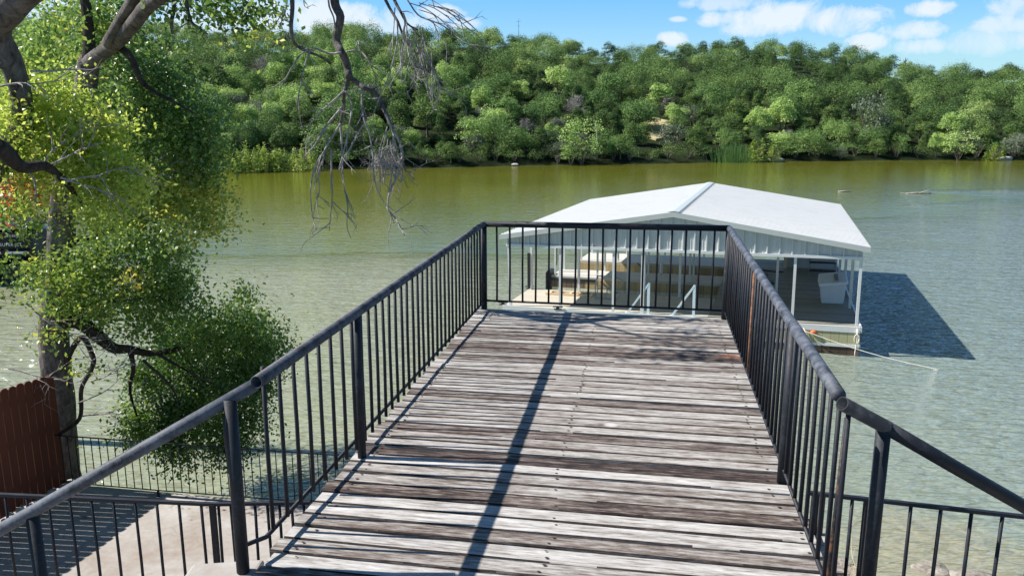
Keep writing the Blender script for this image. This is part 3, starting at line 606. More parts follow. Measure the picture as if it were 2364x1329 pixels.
# edge boards and skirts
MB().box((-11.27, -.1, .72), (.13, -.052, FZ+.03)).build('edge_board', M['white_paint'], bh); MB().box((.102, -.1, .72), (.15, 12.5, FZ+.03)).build('edge_board', M['white_paint'], bh)
def skirt(a, b_, z0, z1, mat): return MB().box((a[0], a[1], z0), (b_[0], b_[1], z1)).build('skirt', M[mat], bh)
skirt((-11.24, -.08), (.11, -.055), .34, .718, 'skirt_yellow'); MB().box((-11.26, -.1, .26), (.14, -.054, .345)).build('edge_board', M['white_paint'], bh)
skirt((-11.24, -.075), (.11, -.056), -.4, .258, 'skirt_brown'); skirt((.104, -.05), (.13, 12.4), -.4, .718, 'skirt_brown')
for x in (-11.0, -9.0): pass
skirt((-11.18, 5.92), (-9.75, 5.945), .42, .74, 'skirt_brown'); skirt((-9.745, 5.92), (-4.4, 5.945), .42, .77, 'skirt_tan'); skirt((-11.16, 5.925), (-4.4, 5.948), -.3, .415, 'skirt_white')
skirt((-11.19, 5.9), (-9.3, 5.918), .68, .80, 'dark_board')
skirt((-11.03, 9.97), (-4.4, 9.995), .3, .78, 'skirt_tan'); skirt((-11.05, 9.96), (-4.4, 9.99), -.2, .295, 'dark_board')
skirt((-11.22, .0), (-11.2, 3.08), -.2, .765, 'dark_board'); skirt((-4.43, 3.1), (-4.402, 9.9), -.3, .765, 'dark_board')
for (u, v) in ((-11.2, 3.0), (-11.22, 7.0)):
    MB().box((u-.085, v-.1, 1.0 if v < 5 else 1.15), (u-.0, v+.02, 2.25)).build('bumper_sleeve', M['rubber'], bh)
b = MB()
for i in range(5): b.box((-11.36, 5.85+i*.0, .25+i*.17), (-11.21, 6.5, .40+i*.17))
b.box((-11.4, 5.82, .22), (-11.34, 6.55, 1.02)); b.build('dock_bumper', M['rubber'], bh)
for (u, v) in ((-11.3, .05), (-11.25, 3.05), (-9.3, -.12)):
    b = MB(); b.box((u-.13, v-.04, FZ+.0), (u+.13, v+.04, FZ+.03)); b.box((u-.05, v-.03, FZ+.03), (u+.05, v+.03, FZ+.09)); b.tube([(u-.17, v, FZ+.09), (u+.17, v, FZ+.1)], .02, 6); b.build('cleat', M['rubber'], bh)
for (a_, c_) in (((-9.1, 5.86, .72), (-8.0, 5.86, .02)), ((-8.3, 9.9, .9), (-7.7, 9.9, .3))):
    MB().bar(a_, c_, .07, .03).build('brace', M['dark_board'], bh)
# storage room at the back right
sr = MB()
for (a_, c_) in (((-1.95, 10.55, FZ), (.05, 10.58, 3.0)), ((-1.98, 10.55, FZ), (-1.95, 13.0, 3.0))): sr.box(a_, c_)
u = -1.9
while u < .05: sr.box((u-.02, 10.525, FZ), (u+.02, 10.549, 2.99)); u += .2
sr.build('storage_room', M['siding'], bh)
MB().box((-2.1, 10.2, FZ), (-1.96, 10.5, 2.94)).build('post', M['new_wood'], bh)
MB().box((-2.22, 9.95, 2.3), (-2.0, 10.19, 2.75)).build('speaker_box', M['rubber'], bh)
MB().box((-1.86, 1.46, .9), (-1.78, 1.54, 2.95)).build('post', M['white_paint'], bh)
# reflector on the skirt
b = MB(); b.tube([(-1.3, -.12, .66), (-1.22, -.125, .665), (-1.1, -.12, .65)], [.035, .06, .03], 8); b.build('reflector', M['orange'], bh, True)
# ------------------------------------------------------------------ things on the boathouse
def bthing(name, label, cat, u, v, z=FZ, rz=0.0, group=None):
    e = empty(name); e.matrix_world = BM @ Matrix.Translation((u, v, z)) @ Matrix.Rotation(rz, 4, 'Z'); tag(e, label, cat, group); return e
e = bthing('dock_box', 'white fibreglass dock box with pitched lid by the right hand posts', 'dock box', -.5, 3.75)
b = MB(); b.hexa([(-.36, -.42, 0), (.34, -.42, 0), (.34, .5, 0), (-.36, .5, 0), (-.42, -.46, .6), (.4, -.46, .72), (.4, .55, .72), (-.42, .55, .6)]); o = b.build('body', M['box_plastic'], e)
b = MB(); b.hexa([(-.48, -.54, .58), (.45, -.54, .7), (.45, .62, .7), (-.48, .62, .58), (-.46, -.5, .68), (.43, -.5, .8), (.43, .6, .98), (-.46, .6, .86)]); o = b.build('lid', M['box_plastic'], e)
for o in e.children:
    bv = o.modifiers.new('bevel', 'BEVEL'); bv.width = .025; bv.segments = 2
b = MB(); b.hexa([(.02, -.45, .72), (.14, -.45, .735), (.14, .2, .86), (.02, .2, .845), (.02, -.45, .8), (.14, -.45, .815), (.14, .2, .95), (.02, .2, .935)]); b.build('latch_strip', M['galv'], e)
e = bthing('boarding_steps', 'dark metal boarding steps standing against the storage room wall', 'steps', -.62, 8.75)
for x in (-.48, .48): MB().bar((x, -.25, 0), (x, .45, 1.25), .04, .04).build('frame_rail', M['galv'], e); MB().bar((x, .42, 0), (x, .42, 1.25), .04, .04).build('frame_rail', M['galv'], e)
for k in range(4): MB().box((-.5, -.28+k*.2, .22+k*.3), (.5, -.03+k*.2, .27+k*.3)).build('tread', M['hose'], e)
for (u, lab) in ((-6.6, 'pale blue gangway handrail on the dock edge beside the thick white post'), (-5.15, 'pale blue gangway handrail on the dock edge nearer the deck corner post')):
    e = bthing('gangway_handrail', lab, 'handrail', u, .02, FZ+.02)
    MB().bar((-.36, -.02, 0), (.33, .0, 1.02), .09, .06).build('slanted_bar', M['blue_white'], e); MB().bar((.31, .0, 0), (.31, .0, 1.0), .085, .085).build('post', M['blue_white'], e)
    MB().box((-.45, -.06, -.02), (.4, .06, .0)).build('foot_plate', M['blue_white'], e)
e = bthing('wooden_ladder', 'short pale wooden ladder lying flat on the sunlit dock', 'ladder', -10.35, 2.1, FZ+.0, R(1))
for y in (0, .42): MB().box((0, y-.02, 0), (1.75, y+.02, .09)).build('side_rail', M['new_wood'], e)
for k in range(5): MB().box((.1+k*.38, .02, .02), (.17+k*.38, .4, .08)).build('rung', M['new_wood'], e)
e = bthing('swim_ladder', 'grey tubular swim ladder lying on the dock beside the wooden ladder', 'ladder', -8.5, 1.95, FZ+.03)
for y, z in ((0, .0), (.38, .28)):
    MB().tube([(0, y, z), (.75, y, z), (.88, y+.05, z+.06), (.93, y+.12, z+.2), (.86, y+.16, z+.32), (.7, y+.16, z+.38), (-.02, y+.16, z+.42)], .019, 8).build('side_rail', M['galv'], e, True)
for x in (.05, .4): MB().tube([(x, 0, .0), (x, .38, .28)], .017, 8).build('rung', M['galv'], e, True)
MB().tube([(-.02, .16, .42), (-.02, .54, .70)], .017, 8).build('rung', M['galv'], e, True); MB().tube([(.0, .16, .0), (.0, .16, .42)], .017, 8).build('rung', M['galv'], e, True); MB().tube([(.0, .54, .28), (.0, .54, .7)], .017, 8).build('rung', M['galv'], e, True)
b = MB(); pts = [(math.cos(a)*.34*(1+.15*math.sin(a*1.7)), math.sin(a)*.3, .03+.012*a) for a in np.linspace(0, 11, 46)]+[(.5, -.2, .03), (1.0, -.45, .03), (1.3, -.4, .03)]
o = b.tube(pts, .028, 6).build('hose', M['hose'], None, True); o.matrix_world = BM @ Matrix.Translation((-3.4, 9.6, FZ)); tag(o, 'dark hose left coiled on the shaded dock floor', 'hose')
e = bthing('small_bench', 'small dark wooden bench in the shade of the boathouse', 'bench', -2.9, 4.3, FZ, R(8))
MB().box((-.45, -.2, .4), (.45, .2, .46)).build('seat', M['dark_board'], e)
for x in (-.4, .4):
    for y in (-.16, .16): MB().box((x-.03, y-.03, 0), (x+.03, y+.03, .4)).build('leg', M['skirt_tan'], e)
b = MB(); b.tube([(0, 0, 0), (.0, .05, .2), (0, .1, .5)], [.06, .07, .05], 10); b.tube([(0, .1, .5), (0, .11, .56)], [.02, .02], 6); o = b.build('boat_fender', M['white_paint'], None, True); o.matrix_world = BM @ Matrix.Translation((-6.9, 7.4, FZ)); tag(o, 'pale boat fender propped on the finger pier', 'fender')
e = bthing('oar_board', 'long brown board lying along the shaded dock floor', 'board', -3.6, 8.2, FZ, R(-12)); MB().box((-.9, -.12, 0), (.9, .12, .12)).build('plank', M['skirt_brown'], e); MB().box((-.85, -.1, .12), (.85, .1, .13)).build('top_strip', M['dark_board'], e)
# mooring rope and hanging rope
pA = bworld(-1.55, -.15, .72); pB = Vector(onz(2175, 853, .0)); pB.z = -.02
b = MB(); pts = []
for t in np.linspace(0, 1, 22):
    p = pA.lerp(pB, t); p.z -= .18*math.sin(math.pi*t)*.6; p.z = max(p.z, -.02); pts.append(p)
b.tube(pts, .011, 6); b.build('mooring_rope', M['rope'], None, True); tag(bpy.data.objects['mooring_rope'], 'white mooring rope stretched from the boathouse skirt into the water', 'rope')
b = MB(); b.tube([bworld(.02, -.13, .86), bworld(.03, -.14, .5), bworld(.0, -.13, .1), bworld(.01, -.13, -.05)], .017, 6)
b.tube([bworld(.02+.07*math.cos(a), -.15, .55+.14*math.sin(a)) for a in np.linspace(0, 6.4, 14)], .014, 6); o = b.build('dock_line', M['rope'], None, True); tag(o, 'white line tied at the boathouse corner and hanging into the water', 'rope')
b = MB()
for k in range(9):
    a = k*.7; b.tube([bworld(-1.5, -.13, .78), bworld(-1.5+.1*math.cos(a), -.2, .6-.03*k), bworld(-1.45+.16*math.cos(a), -.17+.02*math.sin(a), .42-.04*k)], .014, 5)
o = b.build('frayed_rope', M['straw'], None, True); tag(o, 'frayed brown rope tangle hanging under the orange reflector', 'rope')
# ------------------------------------------------------------------ floating driftwood
for (x, y, L_, lab) in ((1950, 443, 1.15, 'single bleached log floating out beyond the boathouse'), (2120, 447, 2.2, 'forked bleached driftwood floating near the right of the lake')):
    p = onz(x, y, 0); b = MB(); b.tube([(-L_/2, 0, .02), (0, .1, .06), (L_/2, -.05, .02)], [.05, .07, .03], 7, rough=.15)
    if L_ > 2: b.tube([(.1, .05, .05), (.6, -.3, .28), (.75, -.4, .38)], [.04, .03, .015], 6); b.tube([(-.9, 0, .02), (-1.5, .2, .05)], [.03, .02], 6); b.tube([(.7, 0, .02), (1.3, .3, .1)], [.03, .015], 6)
    o = b.build('driftwood', M['dead_wood'], None, True, tuple(p)); tag(o, lab, 'driftwood')
# ------------------------------------------------------------------ covered boat moored on the left
e = empty('moored_boat', (-23.3, 35.0, .95), R(4)); tag(e, 'dark covered speedboat moored behind the left tree', 'boat')
b = MB(); secs = []
for i, t in enumerate(np.linspace(0, 1, 11)):
    x = -3.2+6.2*t; hw = 1.15*(1-.0*t) if t > .25 else 1.15*(t/.25)**.5*.98+.02; top = 1.25+.25*(1-t)
    secs.append([(x, -hw, top), (x, -hw*.97, .75), (x, -hw*.7, .0), (x, 0, -.25), (x, hw*.7, 0), (x, hw*.97, .75), (x, hw, top)])
vv = [p for s_ in secs for p in s_]; b.add(vv, [(i*7+j, (i+1)*7+j, (i+1)*7+j+1, i*7+j+1) for i in range(10) for j in range(6)]+[tuple(range(7)), tuple(70+j for j in range(6, -1, -1))]+[(i*7, i*7+6, (i+1)*7+6, (i+1)*7) for i in range(10)])
M['hull'] = simple('dark_navy_hull', (.006, .008, .02), .25, .2, 2); M['cover'] = simple('teal_grey_cover', (.012, .02, .032), .6, .2, 3); M['letter'] = simple('white_lettering', (.8, .82, .85), .5, .02, 4)
b.build('hull', M['hull'], e)
b = MB(); vv = []
for i in range(8):
    x = -3+5.7*i/7; hgt_ = 1.5+.75*math.sin(math.pi*(i+.5)/8); vv += [(x, -1.05, 1.42), (x, -.6, hgt_-.1), (x, 0, hgt_), (x, .6, hgt_-.1), (x, 1.05, 1.42)]
b.add(vv, [(i*5+j, (i+1)*5+j, (i+1)*5+j+1, i*5+j+1) for i in range(7) for j in range(4)]+[(0, 1, 2, 3, 4), (39, 38, 37, 36, 35)]); b.build('cover', M['cover'], e)
for (x0, x1) in ((.9, 1.65), (1.85, 2.75), (-2, .7)): MB().box((x0, -1.165, .40), (x1, -1.1, .49)).build('stripe', M['letter'], e)
for x in (-2.2, .2, 2.2): MB().box((x-.6, -1.1, -1.3), (x+.6, 1.1, -.28)).build('lift_float', M['rubber'], e)
MB().box((-3.0, -1.2, -.28), (3.0, 1.2, -.12)).build('lift_deck', M['dark_board'], e)
def text(body, size, parent, loc, mat, name='lettering', rx=math.pi/2):
    cu_ = bpy.data.curves.new(name, 'FONT'); cu_.body = body; cu_.size = size; cu_.extrude = .004; cu_.space_character = 1.1; cu_.materials.append(mat)
    t_ = bpy.data.objects.new(name, cu_); C.objects.link(t_); bpy.context.view_layer.update(); me = bpy.data.meshes.new_from_object(t_.evaluated_get(bpy.context.evaluated_depsgraph_get())); bpy.data.objects.remove(t_)
    o = bpy.data.objects.new(name, me); C.objects.link(o); o.parent = parent; o.location = loc; o.rotation_euler = (rx, 0, 0); return o
text('SUPER JET', .185, e, (1.68, -1.19, .74), M['letter']); text('WATERCRAFT', .11, e, (1.95, -1.175, 1.12), M['letter'])
# ------------------------------------------------------------------ near trees
def smooth_path(pts, sub=4):
    pts = [np.array(p, float) for p in pts]; out = []
    P = [2*pts[0]-pts[1]]+pts+[2*pts[-1]-pts[-2]]
    for i in range(1, len(P)-2):
        for k in range(sub):
            t = k/sub; a, b_, c, d_ = P[i-1], P[i], P[i+1], P[i+2]
            out.append(.5*((2*b_)+(c-a)*t+(2*a-5*b_+4*c-d_)*t*t+(3*b_-a-3*c+d_)*t**3))
    out.append(pts[-1]); return out
def limb(b, pts, r0, r1, n=9, sub=6, rough=.03, pw=1.0):
    sp_ = smooth_path(pts, sub); k = len(sp_)
    b.tube(sp_, [r0+(r1-r0)*(i/(k-1))**pw for i in range(k)], n, rough=rough)
    return sp_
def twig(b, p, d_, L_, r, depth, droop=.0, n=5, spread=.7):
    """a crooked thin branch with side twigs"""
    k = max(3, int(L_/.09)); pts = [np.array(p, float)]; d_ = np.array(d_, float); d_ /= np.linalg.norm(d_)
    for i in range(k):
        d_ = d_+rng.normal(size=3)*.16+np.array([0, 0, -droop]); d_ /= np.linalg.norm(d_); pts.append(pts[-1]+d_*L_/k)
        if depth > 0 and i > 0 and random.random() < .55:
            s_ = rng.normal(size=3); s_ -= d_*(s_@d_); s_ /= np.linalg.norm(s_)+1e-9
            twig(b, pts[-1], d_*.8+s_*spread, L_*random.uniform(.3, .55), r*.6, depth-1, droop*1.2, max(4, n-1), spread)
    b.tube(pts, [r*(1-.75*i/k) for i in range(k+1)], n, cap=False)
def clusters(spec, lsize, per=14, sig=.13):
    """spec: (px, py, radius px, Y, tone mean, leaves) -> leaves of one crown"""
    P, Lf, Tn, info = [], [], [], []
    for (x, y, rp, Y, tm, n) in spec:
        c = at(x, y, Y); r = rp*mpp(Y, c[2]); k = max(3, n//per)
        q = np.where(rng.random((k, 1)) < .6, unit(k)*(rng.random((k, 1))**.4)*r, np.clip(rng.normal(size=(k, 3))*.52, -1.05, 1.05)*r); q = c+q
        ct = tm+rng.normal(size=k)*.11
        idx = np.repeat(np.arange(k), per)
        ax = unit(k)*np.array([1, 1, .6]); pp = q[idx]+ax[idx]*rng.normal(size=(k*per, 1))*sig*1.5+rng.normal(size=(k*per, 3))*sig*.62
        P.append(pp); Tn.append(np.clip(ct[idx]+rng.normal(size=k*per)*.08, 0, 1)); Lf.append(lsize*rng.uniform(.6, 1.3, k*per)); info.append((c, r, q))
    return np.concatenate(P), np.concatenate(Lf), np.concatenate(Tn), info
def crown(name, parent, origin, spec, lsize, mat, per=14, sig=.13, wid=.55):
    P, L_, T_, info = clusters(spec, lsize, per, sig); V, Q = leaf_quads(P-np.array(origin), L_, wid, .4)
    return link(name, np_mesh(name, V, Q, T_, mat), parent), info
# --- tall lakeside tree
TO = np.array([-8.05, 13.75, .1]); ta = empty('lakeside_tree', tuple(TO)); tag(ta, 'tall leafy tree rising from the water beside the red fence', 'tree')
def lo(p): return np.array(p)-TO
b = MB(); tp = [(-8.05, 13.75, -.6), at(146, 1090, 13.75), at(138, 960, 13.75), at(128, 830, 13.7), at(124, 745, 13.7), at(138, 640, 13.6), at(142, 560, 13.5), at(146, 470, 13.3), at(172, 330, 12.9), at(196, 210, 12.4), at(206, 140, 12.0)]
sp_ = smooth_path([lo(p) for p in tp], 5); k = len(sp_); wpx = np.interp(np.linspace(0, 1, k), [0, .1, .3, .5, .6, .8, 1], [.42, .28, .25, .22, .22, .17, .14])
b.tube(sp_, list(wpx), 14, rough=.035)
rng3 = random.Random(9)
b.build('trunk', M['bark'], ta, True)
def mk_limb(pts, r0, r1, mat='bark', n=9, name='limb', pw=1.0):
    b = MB(); limb(b, [lo(p) for p in pts], r0, r1, n, 6, .03, pw); return b.build(name, M[mat], ta, True)
mk_limb([at(205, 145, 12.0), at(268, 98, 11.2), at(312, 50, 10.4), at(355, 4, 9.6), at(480, -60, 8.7), at(640, -45, 8.8), at(770, -22, 8.9), at(900, -16, 8.9), at(1020, -40, 8.8), at(1150, -60, 8.7)], .105, .045, pw=.9)
mk_limb([at(250, 100, 11.2), at(285, 40, 10.6), at(320, -20, 10), at(330, -90, 9.8)], .085, .07)
mk_limb([at(262, 100, 11.4), at(300, 130, 11.3), at(322, 180, 11.3), at(345, 205, 11.3), at(400, 235, 11.3), at(450, 262, 11.2)], .06, .01, 'bark_dark')
mk_limb([at(205, 140, 12), at(205, 80, 12), at(198, 10, 12), at(180, -80, 12)], .09, .06, 'bark_dark')
mk_limb([at(128, 740, 13.7), at(180, 742, 13.6), at(225, 775, 13.6), at(262, 803, 13.7), at(300, 806, 13.8), at(360, 815, 14), at(470, 790, 14.2), at(560, 760, 14.3)], .15, .02, 'bark_dark')
mk_limb([at(300, 806, 13.8), at(308, 850, 13.8), at(300, 900, 13.8), at(316, 960, 13.8)], .05, .015, 'bark_dark')
mk_limb([at(140, 860, 13.7), at(185, 780, 13.4), at(214, 822, 13.3), at(212, 850, 13.2), at(188, 897, 13.1), at(184, 965, 13.1), at(137, 1002, 13.1)], .05, .03, 'bark_dark')
for (ps, r) in (([(146, 560), (240, 540), (330, 500), (430, 470)], .05), ([(142, 620), (230, 640), (330, 620), (420, 580)], .045), ([(150, 480), (230, 400), (320, 330), (420, 330)], .06), ([(165, 400), (120, 300), (100, 200)], .05), ([(130, 720), (220, 700), (320, 690), (410, 680)], .035), ([(360, 815), (440, 860), (520, 900)], .03), ([(330, 830), (400, 900), (430, 990)], .03)):
    mk_limb([at(x, y, 13.5) for x, y in ps], r, .008, 'bark_dark', 7)
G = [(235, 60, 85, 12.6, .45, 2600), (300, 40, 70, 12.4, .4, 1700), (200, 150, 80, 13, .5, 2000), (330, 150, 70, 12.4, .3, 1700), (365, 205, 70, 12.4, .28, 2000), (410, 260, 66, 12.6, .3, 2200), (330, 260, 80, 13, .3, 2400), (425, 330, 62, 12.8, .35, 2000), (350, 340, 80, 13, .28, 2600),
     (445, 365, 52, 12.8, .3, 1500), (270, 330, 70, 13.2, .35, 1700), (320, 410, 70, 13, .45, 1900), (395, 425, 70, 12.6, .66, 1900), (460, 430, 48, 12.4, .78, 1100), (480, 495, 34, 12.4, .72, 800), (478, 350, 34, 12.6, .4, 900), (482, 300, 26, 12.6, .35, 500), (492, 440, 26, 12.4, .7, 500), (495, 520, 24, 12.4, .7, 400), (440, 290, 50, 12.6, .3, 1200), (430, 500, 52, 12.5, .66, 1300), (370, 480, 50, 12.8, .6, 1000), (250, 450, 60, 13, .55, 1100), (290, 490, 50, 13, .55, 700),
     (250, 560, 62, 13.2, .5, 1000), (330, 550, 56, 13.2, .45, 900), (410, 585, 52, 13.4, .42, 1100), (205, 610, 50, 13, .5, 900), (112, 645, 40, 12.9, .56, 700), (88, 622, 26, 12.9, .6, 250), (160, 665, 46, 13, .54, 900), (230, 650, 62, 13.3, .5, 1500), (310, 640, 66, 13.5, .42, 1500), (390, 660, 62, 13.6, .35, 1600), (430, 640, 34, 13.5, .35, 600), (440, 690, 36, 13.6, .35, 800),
     (280, 715, 66, 13.7, .38, 1600), (360, 730, 66, 13.8, .34, 1700), (200, 700, 46, 13.4, .48, 900), (150, 720, 34, 13.2, .55, 500), (115, 780, 22, 13.2, .7, 220), (190, 845, 26, 13.2, .6, 120), (310, 640, 20, 13.0, .9, 200), (560, 18, 54, 9.6, .25, 700), (500, 14, 50, 9.8, .22, 700), (620, 18, 38, 9.5, .25, 450), (560, 66, 26, 10, .62, 220), (605, 72, 20, 10, .7, 130), (395, 8, 30, 10, .4, 160), (460, 8, 36, 9.8, .25, 300)]  # tones carry leaf colour, and paint shaded clusters darker
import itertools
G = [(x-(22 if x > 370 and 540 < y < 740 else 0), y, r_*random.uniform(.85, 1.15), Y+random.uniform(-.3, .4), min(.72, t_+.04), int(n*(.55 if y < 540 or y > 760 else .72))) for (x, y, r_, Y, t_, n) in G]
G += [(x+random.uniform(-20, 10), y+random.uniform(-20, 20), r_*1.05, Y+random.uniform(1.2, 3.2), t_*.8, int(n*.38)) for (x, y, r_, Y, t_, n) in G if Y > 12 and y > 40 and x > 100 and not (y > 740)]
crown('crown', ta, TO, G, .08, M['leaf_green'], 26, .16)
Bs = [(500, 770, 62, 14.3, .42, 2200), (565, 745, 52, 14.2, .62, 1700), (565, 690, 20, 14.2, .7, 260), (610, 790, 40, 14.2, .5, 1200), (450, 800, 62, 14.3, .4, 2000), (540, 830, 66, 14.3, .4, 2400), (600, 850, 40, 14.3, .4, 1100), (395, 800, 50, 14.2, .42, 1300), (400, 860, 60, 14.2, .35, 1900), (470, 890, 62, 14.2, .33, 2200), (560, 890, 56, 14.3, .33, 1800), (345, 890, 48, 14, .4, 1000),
      (330, 950, 46, 13.9, .62, 1100), (400, 940, 56, 14, .35, 1700), (480, 960, 56, 14.1, .3, 1700), (560, 950, 50, 14.2, .3, 1300), (600, 910, 34, 14.3, .35, 700), (320, 990, 40, 13.9, .5, 700), (390, 1000, 48, 14, .32, 1100), (460, 1020, 50, 14, .28, 1100), (540, 1010, 44, 14.1, .28, 900), (590, 985, 30, 14.2, .28, 400), (420, 1060, 34, 14, .3, 400), (520, 1050, 32, 14.1, .3, 350)]  # higher tones near the top paint the bush's lit side into the leaves
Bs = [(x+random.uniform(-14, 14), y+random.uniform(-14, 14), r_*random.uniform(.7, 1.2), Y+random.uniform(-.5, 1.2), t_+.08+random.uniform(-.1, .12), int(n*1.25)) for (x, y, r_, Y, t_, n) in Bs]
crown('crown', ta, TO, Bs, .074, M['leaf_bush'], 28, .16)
Sh = []
for (c_, r_) in (((-2.2, 7.85, 8.9), .32), ((-1.95, 7.45, 8.8), .26), ((-2.5, 7.5, 9.0), .24), ((-2.0, 8.25, 8.95), .22), ((-3.6, 8.5, 9.2), .3)):
    Sh.append(np.array(c_)+rng.normal(size=(95, 3))*r_*.6)
Sh = np.concatenate(Sh); V, Q = leaf_quads(Sh-TO, np.full(len(Sh), .08), .55, .4); link('crown', np_mesh('crown', V, Q, np.full(len(Sh), .4), M['leaf_green']), ta)
mk_limb([at(560, -52, 8.75), (-2.6, 8.3, 8.85), (-2.2, 7.85, 8.9), (-1.95, 7.45, 8.85)], .03, .006, 'bark_dark', 6)
b = MB()
for (x, y, Y, dx, dz, L_) in ((250, 265, 12.3, .4, .2, .5), (230, 300, 12.3, .5, .2, .5), (300, 420, 12.2, .9, .0, .8), (330, 395, 12.2, .6, .3, .5), (150, 500, 13, .4, .9, .5), (395, 560, 13.3, .6, .9, .9), (260, 560, 13, .5, -.6, .8), (150, 880, 13.3, -.8, .5, .9), (20, 850, 13, .9, -.2, 1.1), (190, 960, 13, .9, .25, 1.0), (180, 930, 13, .6, .5, .8), (210, 880, 13, .8, .4, .9), (290, 970, 13.6, .6, -.5, .8), (60, 700, 12.9, .6, -.8, 1.4)):
    b = MB(); twig(b, lo(at(x, y, Y)), (dx, .1, dz), L_, .014, 2, .0, 5, .8); b.build('bare_twig', M['dead_wood'], ta, True)
# hanging dead branch
b = MB(); b2 = MB(); YD = 8.9
def dead(kind, ps, r0, r1, Y=YD, dy=.0, n=6, tw=0, tl=.35, dep=1):
    pts = []; bm = MB()
    for i, (x, y) in enumerate(ps): pts.append(lo(at(x, y, Y+dy*i/len(ps)+(.05*math.sin(i*2.1) if i else 0))))
    sp_ = limb(bm, pts, r0*1.1, max(.0045, r1*1.3), n, 3, .06, .8)
    for k in range(int(tw*.62+.5)):
        i = random.randrange(2, len(sp_)-1); d_ = sp_[i+1 if i+1 < len(sp_) else i]-sp_[i-1]; d_ /= np.linalg.norm(d_)+1e-9
        s_ = rng.normal(size=3); s_[1] *= .6; s_[2] -= .25
        twig(bm, sp_[i], d_*.9+s_*.55, tl*random.uniform(.5, 1.3), .0058, dep, .06, 4, .7)
    bm.build('dead_branch' if kind else 'dead_twig', M['limb_dead' if kind else 'dead_wood'], ta, True); return sp_
dead(1, [(770, -22), (775, 15), (786, 40), (780, 70), (777, 96), (788, 120), (798, 140), (803, 160), (806, 180)], .042, .03, n=9)
dead(1, [(806, 178), (799, 200), (794, 215), (792, 253), (786, 287)], .026, .014, dy=.05, tw=4)
dead(1, [(806, 180), (820, 188), (842, 204), (863, 212), (878, 238), (894, 269), (906, 300)], .026, .015, dy=-.2, tw=5)
dead(0, [(906, 300), (923, 329), (929, 363), (923, 394), (905, 430), (897, 454), (896, 483), (910, 500), (922, 520), (934, 543)], .015, .004, YD-.2, tw=22, tl=.34)
dead(0, [(836, 206), (836, 249), (841, 277), (852, 306), (860, 352), (863, 397), (869, 432), (885, 465), (900, 492), (910, 515)], .011, .003, YD-.05, -.1, tw=12, tl=.3)
dead(0, [(890, 262), (905, 300), (915, 340), (926, 380), (940, 395), (958, 398)], .009, .003, YD-.25, tw=16, tl=.3)
for k in range(9): dead(0, [(900+random.uniform(-12, 16), 290+random.uniform(0, 60)), (905+random.uniform(-35, 30), 350+random.uniform(0, 20)), (915+random.uniform(-55, 30), 400+random.uniform(-10, 45))], .006, .002, YD-.2, random.uniform(-.3, .3), 5, 4, .22)
dead(0, [(786, 286), (765, 320), (745, 355), (737, 366), (724, 395), (718, 425), (717, 452), (722, 503), (730, 530)], .012, .003, tw=9, tl=.32)
dead(0, [(786, 287), (789, 330), (790, 380), (790, 410), (798, 450), (803, 480), (801, 523), (810, 549)], .012, .003, YD+.05, tw=9, tl=.3)
dead(0, [(789, 249), (751, 294), (736, 320), (723, 340), (699, 366)], .014, .003, tw=7, tl=.3)
dead(0, [(751, 294), (752, 330), (745, 370), (735, 400), (738, 440), (730, 470), (748, 482)], .008, .003, tw=5)
dead(0, [(794, 211), (766, 236), (737, 260), (713, 279)], .013, .003, YD-.1, .2, tw=5, tl=.28)
dead(0, [(737, 366), (738, 400), (725, 440), (760, 470)], .008, .003, tw=4)
dead(0, [(764, 345), (766, 409), (767, 452), (763, 503), (760, 532)], .009, .003, YD+.1, tw=7, tl=.28)
dead(0, [(768, 466), (786, 483), (803, 497), (819, 516)], .007, .003, YD+.1, tw=3, tl=.2)
dead(0, [(797, 211), (812, 240), (808, 280), (798, 330), (793, 352), (782, 390)], .01, .003, YD-.1, tw=6, tl=.28)
dead(0, [(841, 285), (825, 310), (806, 345), (792, 372), (780, 400)], .009, .003, tw=6, tl=.28)
dead(0, [(788, 122), (760, 124), (730, 113), (716, 118), (704, 150), (697, 185), (690, 215), (684, 245)], .012, .004, YD-.1, -.3, tw=5, tl=.26)
dead(0, [(722, 113), (700, 122), (683, 140), (666, 170), (646, 207)], .009, .003, YD-.2, -.2, tw=3, tl=.26)
dead(0, [(697, 185), (712, 208), (728, 220)], .006, .002, YD-.3, tw=2, tl=.2)
dead(1, [(672, -30), (675, 20), (672, 60), (675, 90), (690, 110), (718, 122), (745, 134), (764, 148)], .024, .008, YD-.2, .1, tw=7, tl=.3)
dead(0, [(673, 60), (660, 40), (655, 20), (650, 60), (668, 95)], .007, .003, YD-.2, tw=3)
dead(0, [(800, 120), (830, 118), (850, 140), (868, 180), (880, 222)], .01, .003, YD+.1, tw=6, tl=.28)
dead(0, [(820, 125), (826, 95), (833, 120), (842, 134)], .007, .003, YD, tw=3, tl=.2)
dead(0, [(757, -20), (760, 15), (770, 40), (774, 66)], .01, .006, YD-.05)
dead(0, [(702, -18), (702, 12), (712, 20)], .006, .003, tw=2, tl=.15)
